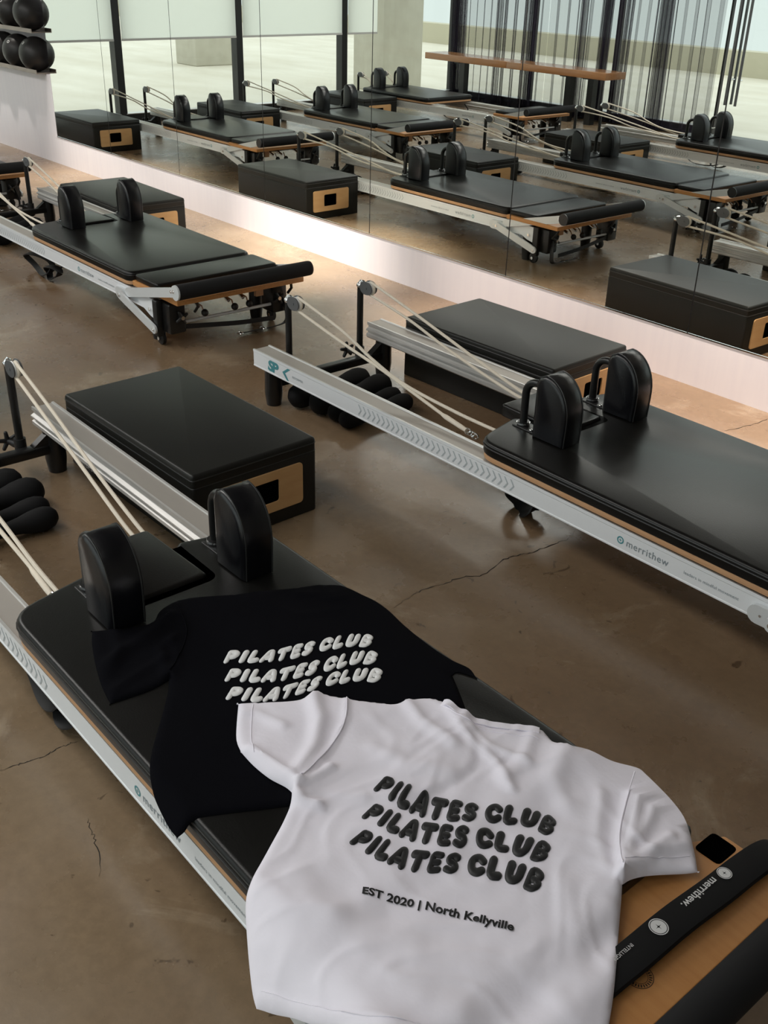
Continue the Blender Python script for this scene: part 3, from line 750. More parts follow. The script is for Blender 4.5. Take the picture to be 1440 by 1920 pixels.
# ------------------------------------------------------------------ room shell and outside
def struct(mb, name, m, parent=None, **kw):
    o = mb.build(name, m, parent, **kw)
    if parent is None: o['kind'] = 'structure'
    return o
PTS = {
 'white': [[-1.38,0.8282],[-1.38,0.8282],[-1.3401,0.7988],[-1.2957,0.769],[-1.2619,0.7575],[-1.2619,0.7575],[-1.2183,0.7554],[-1.1732,0.7592],[-1.138,0.769],[-1.1203,0.7701],[-1.1203,0.7701],[-1.1034,0.7559],[-1.0761,0.7198],[-1.0488,0.6772],[-1.0256,0.6405],[-1.0071,0.6097],[-0.993,0.5909],[-0.9756,0.578],[-0.9518,0.5637],[-0.9173,0.5447],[-0.8881,0.5303],[-0.8693,0.5241],[-0.8693,0.5241],[-0.8425,0.5347],[-0.8131,0.5477],[-0.7808,0.5577],[-0.7463,0.5698],[-0.6825,0.5944],[-0.6194,0.6557],[-0.5384,0.7404],[-0.4592,0.821],[-0.4887,0.8649],[-0.5143,0.9058],[-0.5426,0.9469],[-0.5818,1.0034],[-0.6146,1.0495],[-0.6345,1.0759],[-0.6345,1.0759],[-0.6329,1.0957],[-0.6228,1.125],[-0.6025,1.1667],[-0.5794,1.207],[-0.5794,1.207],[-0.5988,1.2283],[-0.6239,1.2494],[-0.6608,1.2788],[-0.6996,1.2973],[-0.7404,1.3109],[-0.7734,1.3205],[-0.7883,1.3244],[-0.7998,1.3183],[-0.8185,1.302],[-0.8387,1.2872],[-0.8814,1.2683],[-0.9092,1.2476],[-0.9258,1.2363],[-0.949,1.2413],[-0.9665,1.244],[-0.9909,1.2257],[-1.0251,1.1951],[-1.0629,1.1676],[-1.0914,1.1522],[-1.1149,1.1459],[-1.1366,1.1448],[-1.1366,1.1448],[-1.1557,1.1367],[-1.1713,1.1195],[-1.1826,1.0945],[-1.1888,1.068],[-1.2166,1.0408],[-1.2431,1.0151],[-1.2645,0.9987],[-1.2899,0.9825],[-1.3083,0.97],[-1.3083,0.97],[-1.3107,0.9535],[-1.3104,0.9351],[-1.3244,0.9067],[-1.3474,0.8722]],
 'black': [[-1.7972,0.7232],[-1.7972,0.7232],[-1.7633,0.7054],[-1.708,0.6833],[-1.6349,0.6591],[-1.5852,0.6471],[-1.5499,0.6408],[-1.5499,0.6408],[-1.5446,0.677],[-1.54,0.7155],[-1.5419,0.7464],[-1.5467,0.7685],[-1.5467,0.7685],[-1.5115,0.7461],[-1.4598,0.7052],[-1.4122,0.665],[-1.3717,0.6327],[-1.3343,0.6085],[-1.2911,0.5914],[-1.2532,0.5834],[-1.215,0.5781],[-1.187,0.5775],[-1.187,0.5775],[-1.1819,0.5898],[-1.1853,0.606],[-1.1758,0.6289],[-1.1567,0.6649],[-1.1299,0.7126],[-1.1076,0.7529],[-1.0792,0.8009],[-1.0174,0.8702],[-0.9749,0.9443],[-0.9709,1.0577],[-1.0306,1.1227],[-1.0928,1.1702],[-1.1427,1.2008],[-1.2006,1.2319],[-1.2006,1.2319],[-1.2004,1.2498],[-1.1648,1.2659],[-1.1648,1.2659],[-1.1959,1.2762],[-1.2355,1.2678],[-1.2787,1.2649],[-1.3347,1.2663],[-1.4043,1.2731],[-1.4618,1.283],[-1.5109,1.2846],[-1.5502,1.2771],[-1.5906,1.2697],[-1.6169,1.2586],[-1.6437,1.2241],[-1.6648,1.1779],[-1.6989,1.1114],[-1.7306,1.0445],[-1.7677,0.9821],[-1.7877,0.9382],[-1.7868,0.9034],[-1.7745,0.8736],[-1.7466,0.841],[-1.7568,0.8012],[-1.7743,0.7656]],
 'W1': [[[-1.0305,0.8818],[-1.0407,0.9184]],[[-0.9467,0.9047],[-0.9728,0.9502]],[[-0.894,0.9449],[-0.9219,0.9828]],[[-0.8496,1.0003],[-0.8737,1.0309]],[[-0.8095,1.0413],[-0.827,1.0774]],[[-0.7747,1.0537],[-0.7896,1.092]]],
 'W2': [[[-0.9976,0.8289],[-1.0058,0.865]],[[-0.9122,0.8564],[-0.9344,0.8962]],[[-0.8567,0.9025],[-0.8845,0.9372]],[[-0.818,0.9539],[-0.8425,0.9844]],[[-0.7742,0.9829],[-0.7928,1.0234]],[[-0.7433,1.0032],[-0.7569,1.0417]]],
 'W3': [[[-0.9653,0.7768],[-0.9711,0.8132]],[[-0.8767,0.8038],[-0.8972,0.8433]],[[-0.8296,0.8552],[-0.8507,0.8862]],[[-0.7897,0.8989],[-0.8164,0.9337]],[[-0.7413,0.9332],[-0.7621,0.9726]],[[-0.7083,0.9486],[-0.7233,0.9888]]],
 'WS': [[[-0.8707,0.7254],[-0.8795,0.7346]],[[-0.793,0.7867],[-0.8014,0.7975]],[[-0.6776,0.8665],[-0.6857,0.8785]]],
 'B1': [[[-1.5164,0.88],[-1.5447,0.9135]],[[-1.4673,0.9485],[-1.4925,0.9832]],[[-1.4424,0.9983],[-1.4764,1.035]],[[-1.4244,1.064],[-1.4553,1.1]],[[-1.4039,1.115],[-1.4332,1.1542]],[[-1.376,1.1507],[-1.4002,1.1868]]],
 'B2': [[[-1.4633,0.8491],[-1.4893,0.8821]],[[-1.4056,0.917],[-1.4334,0.9505]],[[-1.3832,0.9681],[-1.4145,1.0069]],[[-1.3623,1.0322],[-1.3949,1.071]],[[-1.3463,1.0879],[-1.3752,1.1268]],[[-1.3238,1.1195],[-1.3458,1.1551]]],
 'B3': [[[-1.4129,0.8197],[-1.4367,0.8522]],[[-1.3564,0.8808],[-1.3834,0.9172]],[[-1.3365,0.941],[-1.3655,0.9792]],[[-1.3197,1.0066],[-1.3486,1.0438]],[[-1.2975,1.0601],[-1.3241,1.0955]],[[-1.2714,1.0876],[-1.2941,1.1249]]],
 'cw': [[[[-1.31,0.9543],[-1.2358,0.9183],[-1.1818,0.8656],[-1.143,0.8014]],0.006,0.016],[[[-1.2486,0.7697],[-1.1778,0.7796],[-1.1236,0.7828]],0.006,0.01],[[[-1.3496,0.8122],[-1.3307,0.8362],[-1.2671,0.8538]],0.003,0.012],[[[-1.2599,1.0018],[-1.2056,0.9565],[-1.1662,0.8969],[-1.1205,0.7909]],0.003,0.006],[[[-1.1154,0.7678],[-1.084,0.7701],[-1.0617,0.7878]],0.005,0.008],[[[-1.1193,0.7671],[-1.1126,0.7967],[-1.1185,0.8542]],0.005,0.01],[[[-1.1834,1.0882],[-1.1159,1.07],[-1.0336,1.0762]],0.004,0.014],[[[-1.1134,1.1374],[-1.0429,1.1127],[-0.9533,1.1074],[-0.8869,1.0803]],0.004,0.01],[[[-1.0709,1.1397],[-0.985,1.1256],[-0.9167,1.1535]],0.0035,0.01],[[[-1.1147,0.9502],[-1.0457,0.9683],[-0.9874,1.0194]],0.0025,0.018],[[[-0.9612,1.2159],[-0.9228,1.1458],[-0.9177,1.0849]],0.003,0.014],[[[-0.9032,1.2407],[-0.8589,1.1615],[-0.8078,1.1333]],0.003,0.02],[[[-0.7759,1.2863],[-0.754,1.2429],[-0.7,1.1483],[-0.6426,1.0818]],0.0035,0.006],[[[-0.7668,1.3112],[-0.7285,1.2328],[-0.6869,1.1646],[-0.6439,1.089]],0.006,0.012],[[[-0.7379,1.2991],[-0.6966,1.2316],[-0.6709,1.1655]],0.004,0.01],[[[-0.6372,1.0805],[-0.6488,1.1369],[-0.6443,1.2179]],0.004,0.01],[[[-0.6324,1.102],[-0.6395,1.1675],[-0.6191,1.2294]],0.003,0.009],[[[-0.9567,0.6669],[-0.8856,0.6558],[-0.8155,0.6627],[-0.7105,0.677],[-0.6322,0.7079]],0.003,0.03],[[[-0.9997,0.6047],[-0.9248,0.6237],[-0.8754,0.6685]],0.003,0.025],[[[-0.8029,0.6936],[-0.7246,0.7309],[-0.6686,0.7858]],0.0025,0.03],[[[-0.6111,1.0229],[-0.611,0.9588],[-0.5733,0.8908]],0.0025,0.02],[[[-0.6891,0.9976],[-0.6197,0.9435],[-0.5754,0.8465]],0.002,0.02],[[[-0.8771,0.5296],[-0.7553,0.5767],[-0.6375,0.6522],[-0.5352,0.7578]],0.002,0.005],[[[-1.107,0.7617],[-1.0554,0.806],[-1.031,0.8572]],0.002,0.012],[[[-0.7838,1.2055],[-0.7238,1.1185],[-0.6675,1.0774]],0.002,0.012]],
 'cb': [[[[-1.6464,0.6531],[-1.6808,0.7484],[-1.707,0.8256],[-1.7399,0.8835]],0.009,0.018],[[[-1.5704,0.6442],[-1.5932,0.7264],[-1.608,0.7958]],0.005,0.012],[[[-1.5536,0.7712],[-1.6396,0.801],[-1.6614,0.8517]],0.007,0.012],[[[-1.5379,0.7684],[-1.5749,0.8081],[-1.6477,0.8374]],0.005,0.01],[[[-1.637,1.1578],[-1.5732,1.2325],[-1.5597,1.3007]],0.003,0.008],[[[-1.589,1.1831],[-1.5476,1.2435],[-1.5373,1.2984]],0.003,0.006],[[[-1.6857,1.0586],[-1.5661,1.1066],[-1.5245,1.1946]],0.002,0.012],[[[-1.4624,0.702],[-1.3896,0.7181],[-1.3071,0.7259]],0.002,0.02],[[[-1.3157,0.609],[-1.2544,0.6172],[-1.1926,0.6018]],0.003,0.015],[[[-1.7597,0.7582],[-1.6825,0.7309],[-1.6297,0.68]],0.006,0.012],[[[-1.7701,0.9143],[-1.6647,0.8798],[-1.5782,0.8038],[-1.5476,0.7617]],0.002,0.006]],
 'collarW': [[-1.1264,1.1352],[-1.0895,1.1403],[-1.0533,1.158],[-1.0158,1.1853],[-0.9819,1.2157],[-0.9605,1.2327]],
 'hem1': [[-1.3614,0.8518],[-1.3226,0.8211],[-1.2724,0.7866],[-1.2107,0.756]],
 'hem2': [[-0.6525,1.0997],[-0.6365,1.1422],[-0.6174,1.1857],[-0.5996,1.2249]],
 'hem3': [[-0.8883,0.5314],[-0.8254,0.5566],[-0.7603,0.5805],[-0.6985,0.6075],[-0.6348,0.6697],[-0.554,0.7567],[-0.4733,0.8405]],
 'neckseam': [[-1.11,1.1286],[-1.0785,1.13],[-1.0404,1.1455],[-1.0022,1.1715],[-0.9675,1.2006],[-0.9466,1.2148]],
 'crack1': [[-1.79,1.581],[-1.807,1.665],[-1.81,1.708],[-1.799,1.782],[-1.791,1.855],[-1.763,1.909],[-1.785,2.021],[-1.777,2.082],[-1.763,2.127],[-1.755,2.216],[-1.752,2.275],[-1.771,2.334]],
 'crack2': [[-1.834,0.488],[-1.832,0.518],[-1.824,0.545],[-1.821,0.581],[-1.825,0.614],[-1.823,0.645],[-1.821,0.673]],
 'crack3': [[-1.584,0.575],[-1.545,0.564],[-1.513,0.558],[-1.432,0.526]],
 'crack4': [[-1.939,3.413],[-1.918,3.51],[-1.907,3.586],[-1.906,3.66]]
}
fl = struct(MB().box((XW-0.1, YB-0.06, -0.1), (XR, M+0.1, 0.0)), 'floor', FLOOR)
def crack(pts, w, seed):
    rnd = random.Random(seed); sp = smooth_path([(x, y, 0) for x, y in pts], 6); P = []
    for i, p in enumerate(sp): P.append(p+Vector((rnd.uniform(-1, 1), rnd.uniform(-1, 1), 0))*0.004)
    mb = MB(); vs = []; n = len(P)
    for i in range(n):
        d = (P[min(i+1, n-1)]-P[max(i-1, 0)]).normalized(); q = Vector((-d.y, d.x, 0))*w*(0.25+rnd.random()*0.9)*min(1, 0.25+4*min(i, n-1-i)/n)
        vs += [P[i]+q+Vector((0, 0, 0.0007)), P[i]-q+Vector((0, 0, 0.0007))]
    mb.add(vs, [(2*i+1, 2*i+3, 2*i+2, 2*i) for i in range(n-1)])
    return mb.build('floor_crack', GRASSK, fl, smooth=0)
crack(PTS['crack1'], 0.0017, 1); crack(PTS['crack2'], 0.0013, 2); crack(PTS['crack3'], 0.0009, 3); crack(PTS['crack4'], 0.0022, 4)
wm = MB(); wm.box((XW-0.1, M, 0.0), (XR, M+0.30, MIR_Z-0.0005)); wm.box((XW-0.1, M, MIR_Z-0.0005), (-8.580, M+0.30, 0.690)); wm.box((-8.580, M+0.006, MIR_Z-0.0005), (XR, M+0.30, ZC)); wm.box((XW-0.1, M+0.125, 0.690), (-8.580, M+0.30, ZC))
struct(wm, 'wall_mirror_side', PAINT)
struct(MB().box((XR, YB-0.06, 0.0), (XR+0.12, M+0.30, ZC)), 'wall_right', RWALL)
struct(MB().box((XW-0.3, YB-0.3, ZC), (XR+0.12, M+0.30, ZC+0.15)), 'ceiling', CEIL)
# mirrors
seams = [-8.575, -7.620, -6.595, -5.540, -4.505, -3.443, -2.373, -1.310, -0.250, 0.810, 1.870]
mirror = empty('wall_mirror', (-3.35, M, MIR_Z), label='large frameless wall mirror in tall panels above the white lower wall', category='mirror')
for i in range(len(seams)-1):
    x0, x1 = seams[i]+0.003, seams[i+1]-0.003
    o = MB().box((x0+3.35, 0, 0), (x1+3.35, 0.005, 2.2)).build('mirror_panel', CHROME, mirror, smooth=0)
    o.data.materials.append(MIRROR)
    for p in o.data.polygons:
        if p.normal.y < -0.9: p.material_index = 1
    MB().box((x1+3.350, 0.001, 0.0), (x1+3.354, 0.0055, 2.2)).build('seam_strip', BLACKM, mirror, smooth=0)
MB().box((seams[0]+3.35, -0.003, -0.004), (seams[-1]+3.35, 0.0, 0.0015)).build('edge_trim', CHROME, mirror, smooth=0)

# end wall: windows with black frames and half-lowered blinds
def frame_wall_end():
    ys = [3.63, 2.175, 0.73, -0.72, -2.22]
    edges = [M+0.006]+ys[1:-1]+[YB+0.02]
    names = ['window_1', 'window_2', 'window_3', 'window_4']
    for i in range(4):
        ya, yb_ = (edges[i+1], edges[i])
        w = empty(names[i], (XW, (ya+yb_)/2, 0), kind='structure'); cy = (ya+yb_)/2
        lo = MB().box((-0.05, ya-cy, 0.0), (0.05, yb_-cy, 0.085)).build('frame_rail', FRAME, w)
        MB().box((-0.056, ya-cy+0.03, 0.085), (0.056, yb_-cy-0.03, 0.092)).build('sill', ALU, w)
        MB().box((-0.05, ya-cy, 3.10), (0.05, yb_-cy, ZC)).build('frame_rail', FRAME, w)
        for yy in (ya, yb_):
            MB().box((-0.055, yy-cy-(0.04 if yy == yb_ else 0), 0.0), (0.055, yy-cy+(0.04 if yy == ya else 0), 3.10)).build('mullion', FRAME, w)
        MB().box((-0.004, ya-cy+0.04, 0.092), (0.004, yb_-cy-0.04, 3.10)).build('pane', GLASS, w, smooth=0)
        if i < 4 :
            zb = 0.80
            y0 = ya-cy+0.045; y1 = yb_-cy-0.045
            if i == 3: y0 = 0.42
            b = MB().box((0.058, y0, zb), (0.060, y1, 3.09)).build('blind_fabric', BLIND)
            MB().box((0.053, y0, zb-0.02), (0.066, y1, zb)).build('hem_bar', WHITEP, b)
            b.name = 'roller_blind'; b.location = w.location
            b['label'] = 'white roller blind half lowered over the ' + ['leftmost mirrored end window', 'second mirrored end window from the left', 'third mirrored end window from the left', 'mirrored end window next to the curtain'][i]
            b['category'] = 'blind'; b['group'] = 'roller blinds on the end windows'
frame_wall_end()
# back wall: long glazing behind the curtain, glass doors, more glazing
def back_wall():
    xs = [XW, -9.1, -7.85, -6.46]
    n = 5
    for i in range(3):
        w = empty('window_%d' % n, ((xs[i]+xs[i+1])/2, YB, 0), kind='structure'); n += 1; cx = (xs[i]+xs[i+1])/2
        MB().box((xs[i]-cx, -0.05, 0), (xs[i+1]-cx, 0.05, 0.10)).build('frame_rail', FRAME, w)
        MB().box((xs[i]-cx, -0.056, 0.10), (xs[i+1]-cx, 0.056, 0.107)).build('sill', ALU, w)
        MB().box((xs[i]-cx, -0.05, 3.10), (xs[i+1]-cx, 0.05, ZC)).build('frame_rail', FRAME, w)
        for xx in (xs[i], xs[i+1]-0.04): MB().box((xx+0.01-cx, -0.02, 0), (xx+0.03-cx, 0.02, 3.10)).build('mullion', FRAME, w)
        MB().box((xs[i]+0.04-cx, -0.004, 0.107), (xs[i+1]-0.04-cx, 0.004, 3.10)).build('pane', GLASS, w, smooth=0)
    for i, (a, b, hx) in enumerate(((-6.44, -5.50, -6.50), (-5.49, -4.61, -4.75))):
        d = empty('door_%d' % (i+1), ((a+b)/2, YB, 0), kind='structure'); cx = (a+b)/2
        MB().box((a-cx, -0.006, 0.012), (b-cx, 0.006, 3.09)).build('glass_leaf', GLASS, d, smooth=0)
        MB().box((a-cx, -0.05, 3.10), (b-cx, 0.05, ZC)).build('frame_rail', FRAME, d)
    for i, (a, b) in enumerate(((-4.6, -3.0), (-3.0, -1.4), (-1.4, 0.2), (0.2, XR))):
        w = empty('window_%d' % n, ((a+b)/2, YB, 0), kind='structure'); n += 1; cx = (a+b)/2
        MB().box((a-cx, -0.05, 0), (b-cx, 0.05, 0.08)).build('frame_rail', FRAME, w)
        MB().box((a-cx, -0.05, 3.10), (b-cx, 0.05, ZC)).build('frame_rail', FRAME, w)
        MB().box((a-cx, -0.05, 0), (a+0.05-cx, 0.05, 3.10)).build('mullion', FRAME, w)
        MB().box((a+0.05-cx, -0.004, 0.08), (b-cx, 0.004, 3.10)).build('pane', GLASS, w, smooth=0)
back_wall()
hd = 0
for hx, lab in ((-6.36, 'dark steel pull handle left of the pair on the glass door'), (-6.24, 'dark steel pull handle right of the pair on the glass door')):
    h = empty('door_handle', (hx, YB, 0.9), label=lab, category='door handle', group='pull handles on the glass door')
    for s in ((-1, 1) if hx < -6.3 else (1,)):
        MB().cyl((0, s*0.055, -0.56), (0, s*0.055, 0.70), 0.014, 12).build('grip', GREYP, h)
        for z in (-0.32, 0.45): MB().cyl((0, s*0.006, z), (0, s*0.055, z), 0.009, 10).build('standoff', CHROME, h)
# outside
out = struct(MB().box((-31, -10.2, -0.14), (16, 25, -0.105)), 'ground', CONC)
par = struct(MB().box((-30, -10.2, -0.105), (16, -9.85, 0.30)), 'parapet', PARA)
struct(MB().box((-30.4, -10.2, -0.105), (-30, 25, 0.45)), 'parapet_end', PARA)
struct(MB().box((-16.95, -3.05, -0.105), (-16.30, -2.2, 3.2), 0.02), 'column', COLU)
struct(MB().box((-12.62, -3.35, -0.105), (-11.95, -2.62, 3.2), 0.02), 'column', COLU)

# sheer curtains
def curtain(xa, xb, clusters, seed, label):
    rnd = random.Random(seed); N = 620; rows = 10
    dens = []
    for i in range(N+1):
        x = xa+(xb-xa)*i/N
        d = 1.0+sum(a*exp(-((x-c)/w)**2) for c, w, a in clusters); dens.append(d)
    tot = 0; cum = [0]
    for i in range(N): tot += (dens[i]+dens[i+1])/2; cum.append(tot)
    L = (xb-xa)/N*tot
    vs = []; ph0 = rnd.uniform(0, 6); k = 2*pi/0.15
    wob = [rnd.uniform(-1, 1) for _ in range(60)]
    for r in range(rows+1):
        z = 0.015+(3.06-0.015)*r/rows
        for i in range(N+1):
            x = xa+(xb-xa)*i/N; s = cum[i]/tot*L; q = s/0.33; j = int(q) % 59; f = q-int(q)
            wv = wob[j]*(1-f)+wob[j+1]*f
            ph = ph0+k*s+2.5*wv+0.25*sin(z*1.3+s*3)
            A = 0.018+0.014*abs(wv)+min(0.045, 0.009*(dens[i]-1))
            bx = 0.010+0.022*max(0, wv)
            ex = 0.03*sin(s*2.1+1)*(1-z/2.4)
            vs.append((x+bx*sin(2*ph)+ex, -2.44+A*sin(ph)+0.01*sin(s*5), z))
    fs = [(r*(N+1)+i, r*(N+1)+i+1, (r+1)*(N+1)+i+1, (r+1)*(N+1)+i) for r in range(rows) for i in range(N)]
    o = MB().add(vs, fs).build('sheer_curtain', SHEER, smooth=180)
    o['label'] = label; o['category'] = 'curtain'; o['group'] = 'sheer curtains'
    tp = MB().tube([(xa, -2.44, 3.07), (xb, -2.44, 3.07)], 0.014, 8).build('curtain_rail', BLACKM, o)
    hm = MB().add([v for v in vs[:N+1]]+[(v[0], v[1], 0.06) for v in vs[:N+1]], [(i, i+1, N+2+i, N+1+i) for i in range(N)]).build('hem', SHEER, o, smooth=180)
curtain(-10.40, -8.82, [(-10.28, 0.11, 3.5), (-9.55, 0.03, 2.5), (-9.06, 0.06, 4)], 4, 'black sheer curtain behind the left half of the wooden bench')
curtain(-8.78, -6.47, [(-8.29, 0.045, 3.5), (-7.95, 0.055, 4), (-7.66, 0.045, 3.5), (-7.20, 0.09, 4)], 9, 'black sheer curtain between the bench end and the glass door')

# long wooden bench
bn = empty('bench', (-8.95, -2.14, 0), label='long wooden bench on black legs before the sheer curtains, seen in the mirror', category='bench')
MB().box((-1.42, -0.17, 0.488), (-0.02, 0.17, 0.56), 0.004).build('bench_top', TABLEW, bn)
MB().box((-0.016, -0.17, 0.488), (1.44, 0.17, 0.56), 0.004).build('bench_top', TABLEW, bn)
for x in (-0.88, 0.82, 1.14):
    MB().box((x-0.04, -0.04, 0.0), (x+0.04, 0.04, 0.488)).build('leg', BLACKM, bn)
    MB().box((x-0.04, -0.14, 0.475), (x+0.04, 0.14, 0.4879)).build('leg_plate', BLACKM, bn)

# ball shelves on the wall left of the mirror
balls = []
for (z, xs, nm) in ((0.692, (-8.785, -9.12, -9.44, -9.76), 'lower'), (0.992, (-8.80, -9.16, -9.48, -9.80), 'upper')):
    sh = MB(); D = 0.085; x0, x1 = -10.2, -8.64
    P = [(M+0.124, z), (M+0.124, z+0.02), (M+0.120, z+0.02), (M+0.120, z+0.006), (M-D+0.006, z+0.006), (M-D+0.004, z+0.030), (M-D, z+0.030), (M-D, z)]
    n = len(P); sh.add([(x, y, zz) for x in (x0, x1) for y, zz in P], [(k, (k+1) % n, n+(k+1) % n, n+k) for k in range(n)]+[tuple(range(n-1, -1, -1)), tuple(range(n, 2*n))])
    o = sh.build('wall_shelf', SHELF, smooth=0)
    o['label'] = nm + ' wall shelf holding black balls at the upper left'; o['category'] = 'shelf'; o['group'] = 'ball shelves'
    for i, x in enumerate(xs):
        b = MB().sphere((0, 0, 0), 0.131, 28, 16).build('exercise_ball', BALL, smooth=180) if not balls else balls[0].copy()
        if balls: col.objects.link(b)
        b.location = (x, M-0.010, z+0.137); b.rotation_euler = (0.1*i, 0.0, 0.3*i)
        if not balls:
            n2 = 16; vs = []; fs = []
            d0 = Vector((0.1, -0.72, 0.62)).normalized(); u = d0.orthogonal().normalized(); w = d0.cross(u)
            for k in range(n2):
                a = 2*pi*k/n2
                for rr_ in (0.013, 0.007): vs.append((d0*0.1315+(u*cos(a)+w*sin(a))*rr_).normalized()*0.1317)
            for k in range(n2):
                j = (k+1) % n2; fs.append((2*k, 2*j, 2*j+1, 2*k+1))
            MB().add(vs, fs).build('valve_ring', WHITEPR, b, smooth=0)
        else:
            c = balls[0].children[0].copy(); col.objects.link(c); c.parent = b
        b['label'] = 'black exercise ball on the %s wall shelf, %s' % (nm, ['touching the mirror edge', 'second from the mirror edge', 'third from the mirror edge', 'fourth from the mirror edge'][i])
        b['category'] = 'ball'; b['group'] = 'exercise balls on the wall shelves'
        balls.append(b)

# ------------------------------------------------------------------ T-shirts
def ss(a, b, t):
    t = min(1, max(0, (t-a)/(b-a))); return t*t*(3-2*t)
def S(x, y):
    lx, ly = x-XA, y-YA; z = 0.298
    z -= 0.010*ss(2.36, 2.42, lx); z -= 0.02*ss(2.59, 2.66, lx)
    z += 0.016*exp(-((lx-2.692)/0.035)**2)*ss(-0.25, -0.1, ly)
    z += 0.036*ss(2.45, 2.68, lx)*exp(-((ly+0.345)/0.035)**2)
    o = max(0, abs(ly)-(0.312 if ly < 0 else 0.33))
    if ly < 0: z -= (o*o*9 if o < .07 else .0441+(o-.07)*1.26)
    else: z -= (o*o*3 if o < .1 else .03+(o-.1)*.6)
    return z
def seg_dist(p, a, b):
    ax, ay = a; bx, by = b; dx, dy = bx-ax, by-ay; L = dx*dx+dy*dy
    t = 0 if L == 0 else max(0, min(1, ((p[0]-ax)*dx+(p[1]-ay)*dy)/L))
    return hypot(p[0]-ax-dx*t, p[1]-ay-dy*t)
def inside(p, poly):
    c = False; n = len(poly); x, y = p
    for i in range(n):
        x1, y1 = poly[i]; x2, y2 = poly[i-1]
        if (y1 > y) != (y2 > y) and x < (x2-x1)*(y-y1)/(y2-y1)+x1: c = not c
    return c
def outline(pts):
    sp = smooth_path([(x, y, 0) for x, y in pts], 4, True); P = []
    for p in sp:
        if not P or hypot(p.x-P[-1][0], p.y-P[-1][1]) > 0.0012: P.append((p.x, p.y))
    A = sum(P[i-1][0]*P[i][1]-P[i][0]*P[i-1][1] for i in range(len(P)))
    if A < 0: P.reverse()
    return P
WOUT, BOUT = outline(PTS['white']), outline(PTS['black'])
from mathutils import noise as mn
def edge_d(p, poly): return min(seg_dist(p, poly[i-1], poly[i]) for i in range(len(poly)))
def creases(p, cl):
    h = 0
    for path, a, w in cl:
        d = min(seg_dist(p, path[i], path[i+1]) for i in range(len(path)-1))
        if d < 3*w: h += a*exp(-(d/w)**2)
    return h
def white_z(x, y, d=None):
    p = (x, y)
    if d is None: d = edge_d(p, WOUT)
    e = 1-exp(-d/0.0035)
    db = edge_d(p, BOUT)*(1 if inside(p, BOUT) else -1)
    under = 0.008*ss(-0.012, 0.008, db)
    soft = mn.noise(Vector((x*7, y*7, 1)))*0.004+mn.noise(Vector((x*13+y*6, y*9-x*3, 4)))*0.0030
    w = 1-abs(mn.noise(Vector((x*9+3*mn.noise(Vector((x*4, y*4, 7))), y*7, 30))))*2.2
    soft += max(0, w-0.55)*0.0055+mn.noise(Vector((x*42, y*38, 9)))*0.0006
    return S(x, y)-0.002+under+e*(0.0055+soft+2.3*creases(p, PTS['cw']))
def black_z(x, y, d=None):
    p = (x, y)
    if d is None: d = edge_d(p, BOUT)
    e = 1-exp(-d/0.005)
    soft = mn.noise(Vector((x*8, y*8, 21)))*0.003+mn.noise(Vector((x*20, y*20, 14)))*0.0012
    return S(x, y)-0.007+e*(0.0065+max(0, soft)+creases(p, PTS['cb']))
def shirt(name, poly, zf, m, step):
    V = [Vector(p) for p in poly]; n = len(V); E = [(i, (i+1) % n) for i in range(n)]
    dist = [0.0]*n
    xs = [p[0] for p in poly]; ys = [p[1] for p in poly]
    nx = int((max(xs)-min(xs))/step)+2; ny = int((max(ys)-min(ys))/step)+2
    for i in range(nx):
        for j in range(ny):
            p = (min(xs)+(i+(0.5 if j % 2 else 0))*step, min(ys)+j*step*0.9)
            if inside(p, poly):
                d = edge_d(p, poly)
                if d > 0.0025: V.append(Vector(p)); dist.append(d)
    res = geometry.delaunay_2d_cdt(V, E, [], 1, 1e-5)
    vs = []
    for v in res[0]:
        d = edge_d((v.x, v.y), poly); vs.append((v.x, v.y, zf(v.x, v.y, d if d > 1e-4 else 0)))
    fs = [tuple(f) for f in res[2]]
    # lower layer so that the cloth has real thickness
    nv = len(vs); low = [(x, y, z-0.0022) for x, y, z in vs]
    cnt = {}
    for f in fs:
        for k in range(3):
            e = (f[k], f[(k+1) % 3]); cnt[e] = 1
    rim = [e for e in cnt if (e[1], e[0]) not in cnt]
    fs2 = fs+[tuple(reversed([i+nv for i in f])) for f in fs]+[(b, a, a+nv, b+nv) for a, b in rim]
    mb = MB().add(vs+low, fs2)
    return mb.build(name, m, None, smooth=70)
black = shirt('t_shirt', BOUT, black_z, BLACKCL, 0.0085)
black['label'] = 'black T-shirt with white bubble lettering, lying under the white one on the reformer carriage'; black['category'] = 'T-shirt'; black['group'] = 'T-shirts'
white = shirt('t_shirt', WOUT, white_z, WHITECL, 0.0068)
white['label'] = 'white T-shirt with black bubble lettering, spread over the foot end of the reformer'; white['category'] = 'T-shirt'; white['group'] = 'T-shirts'

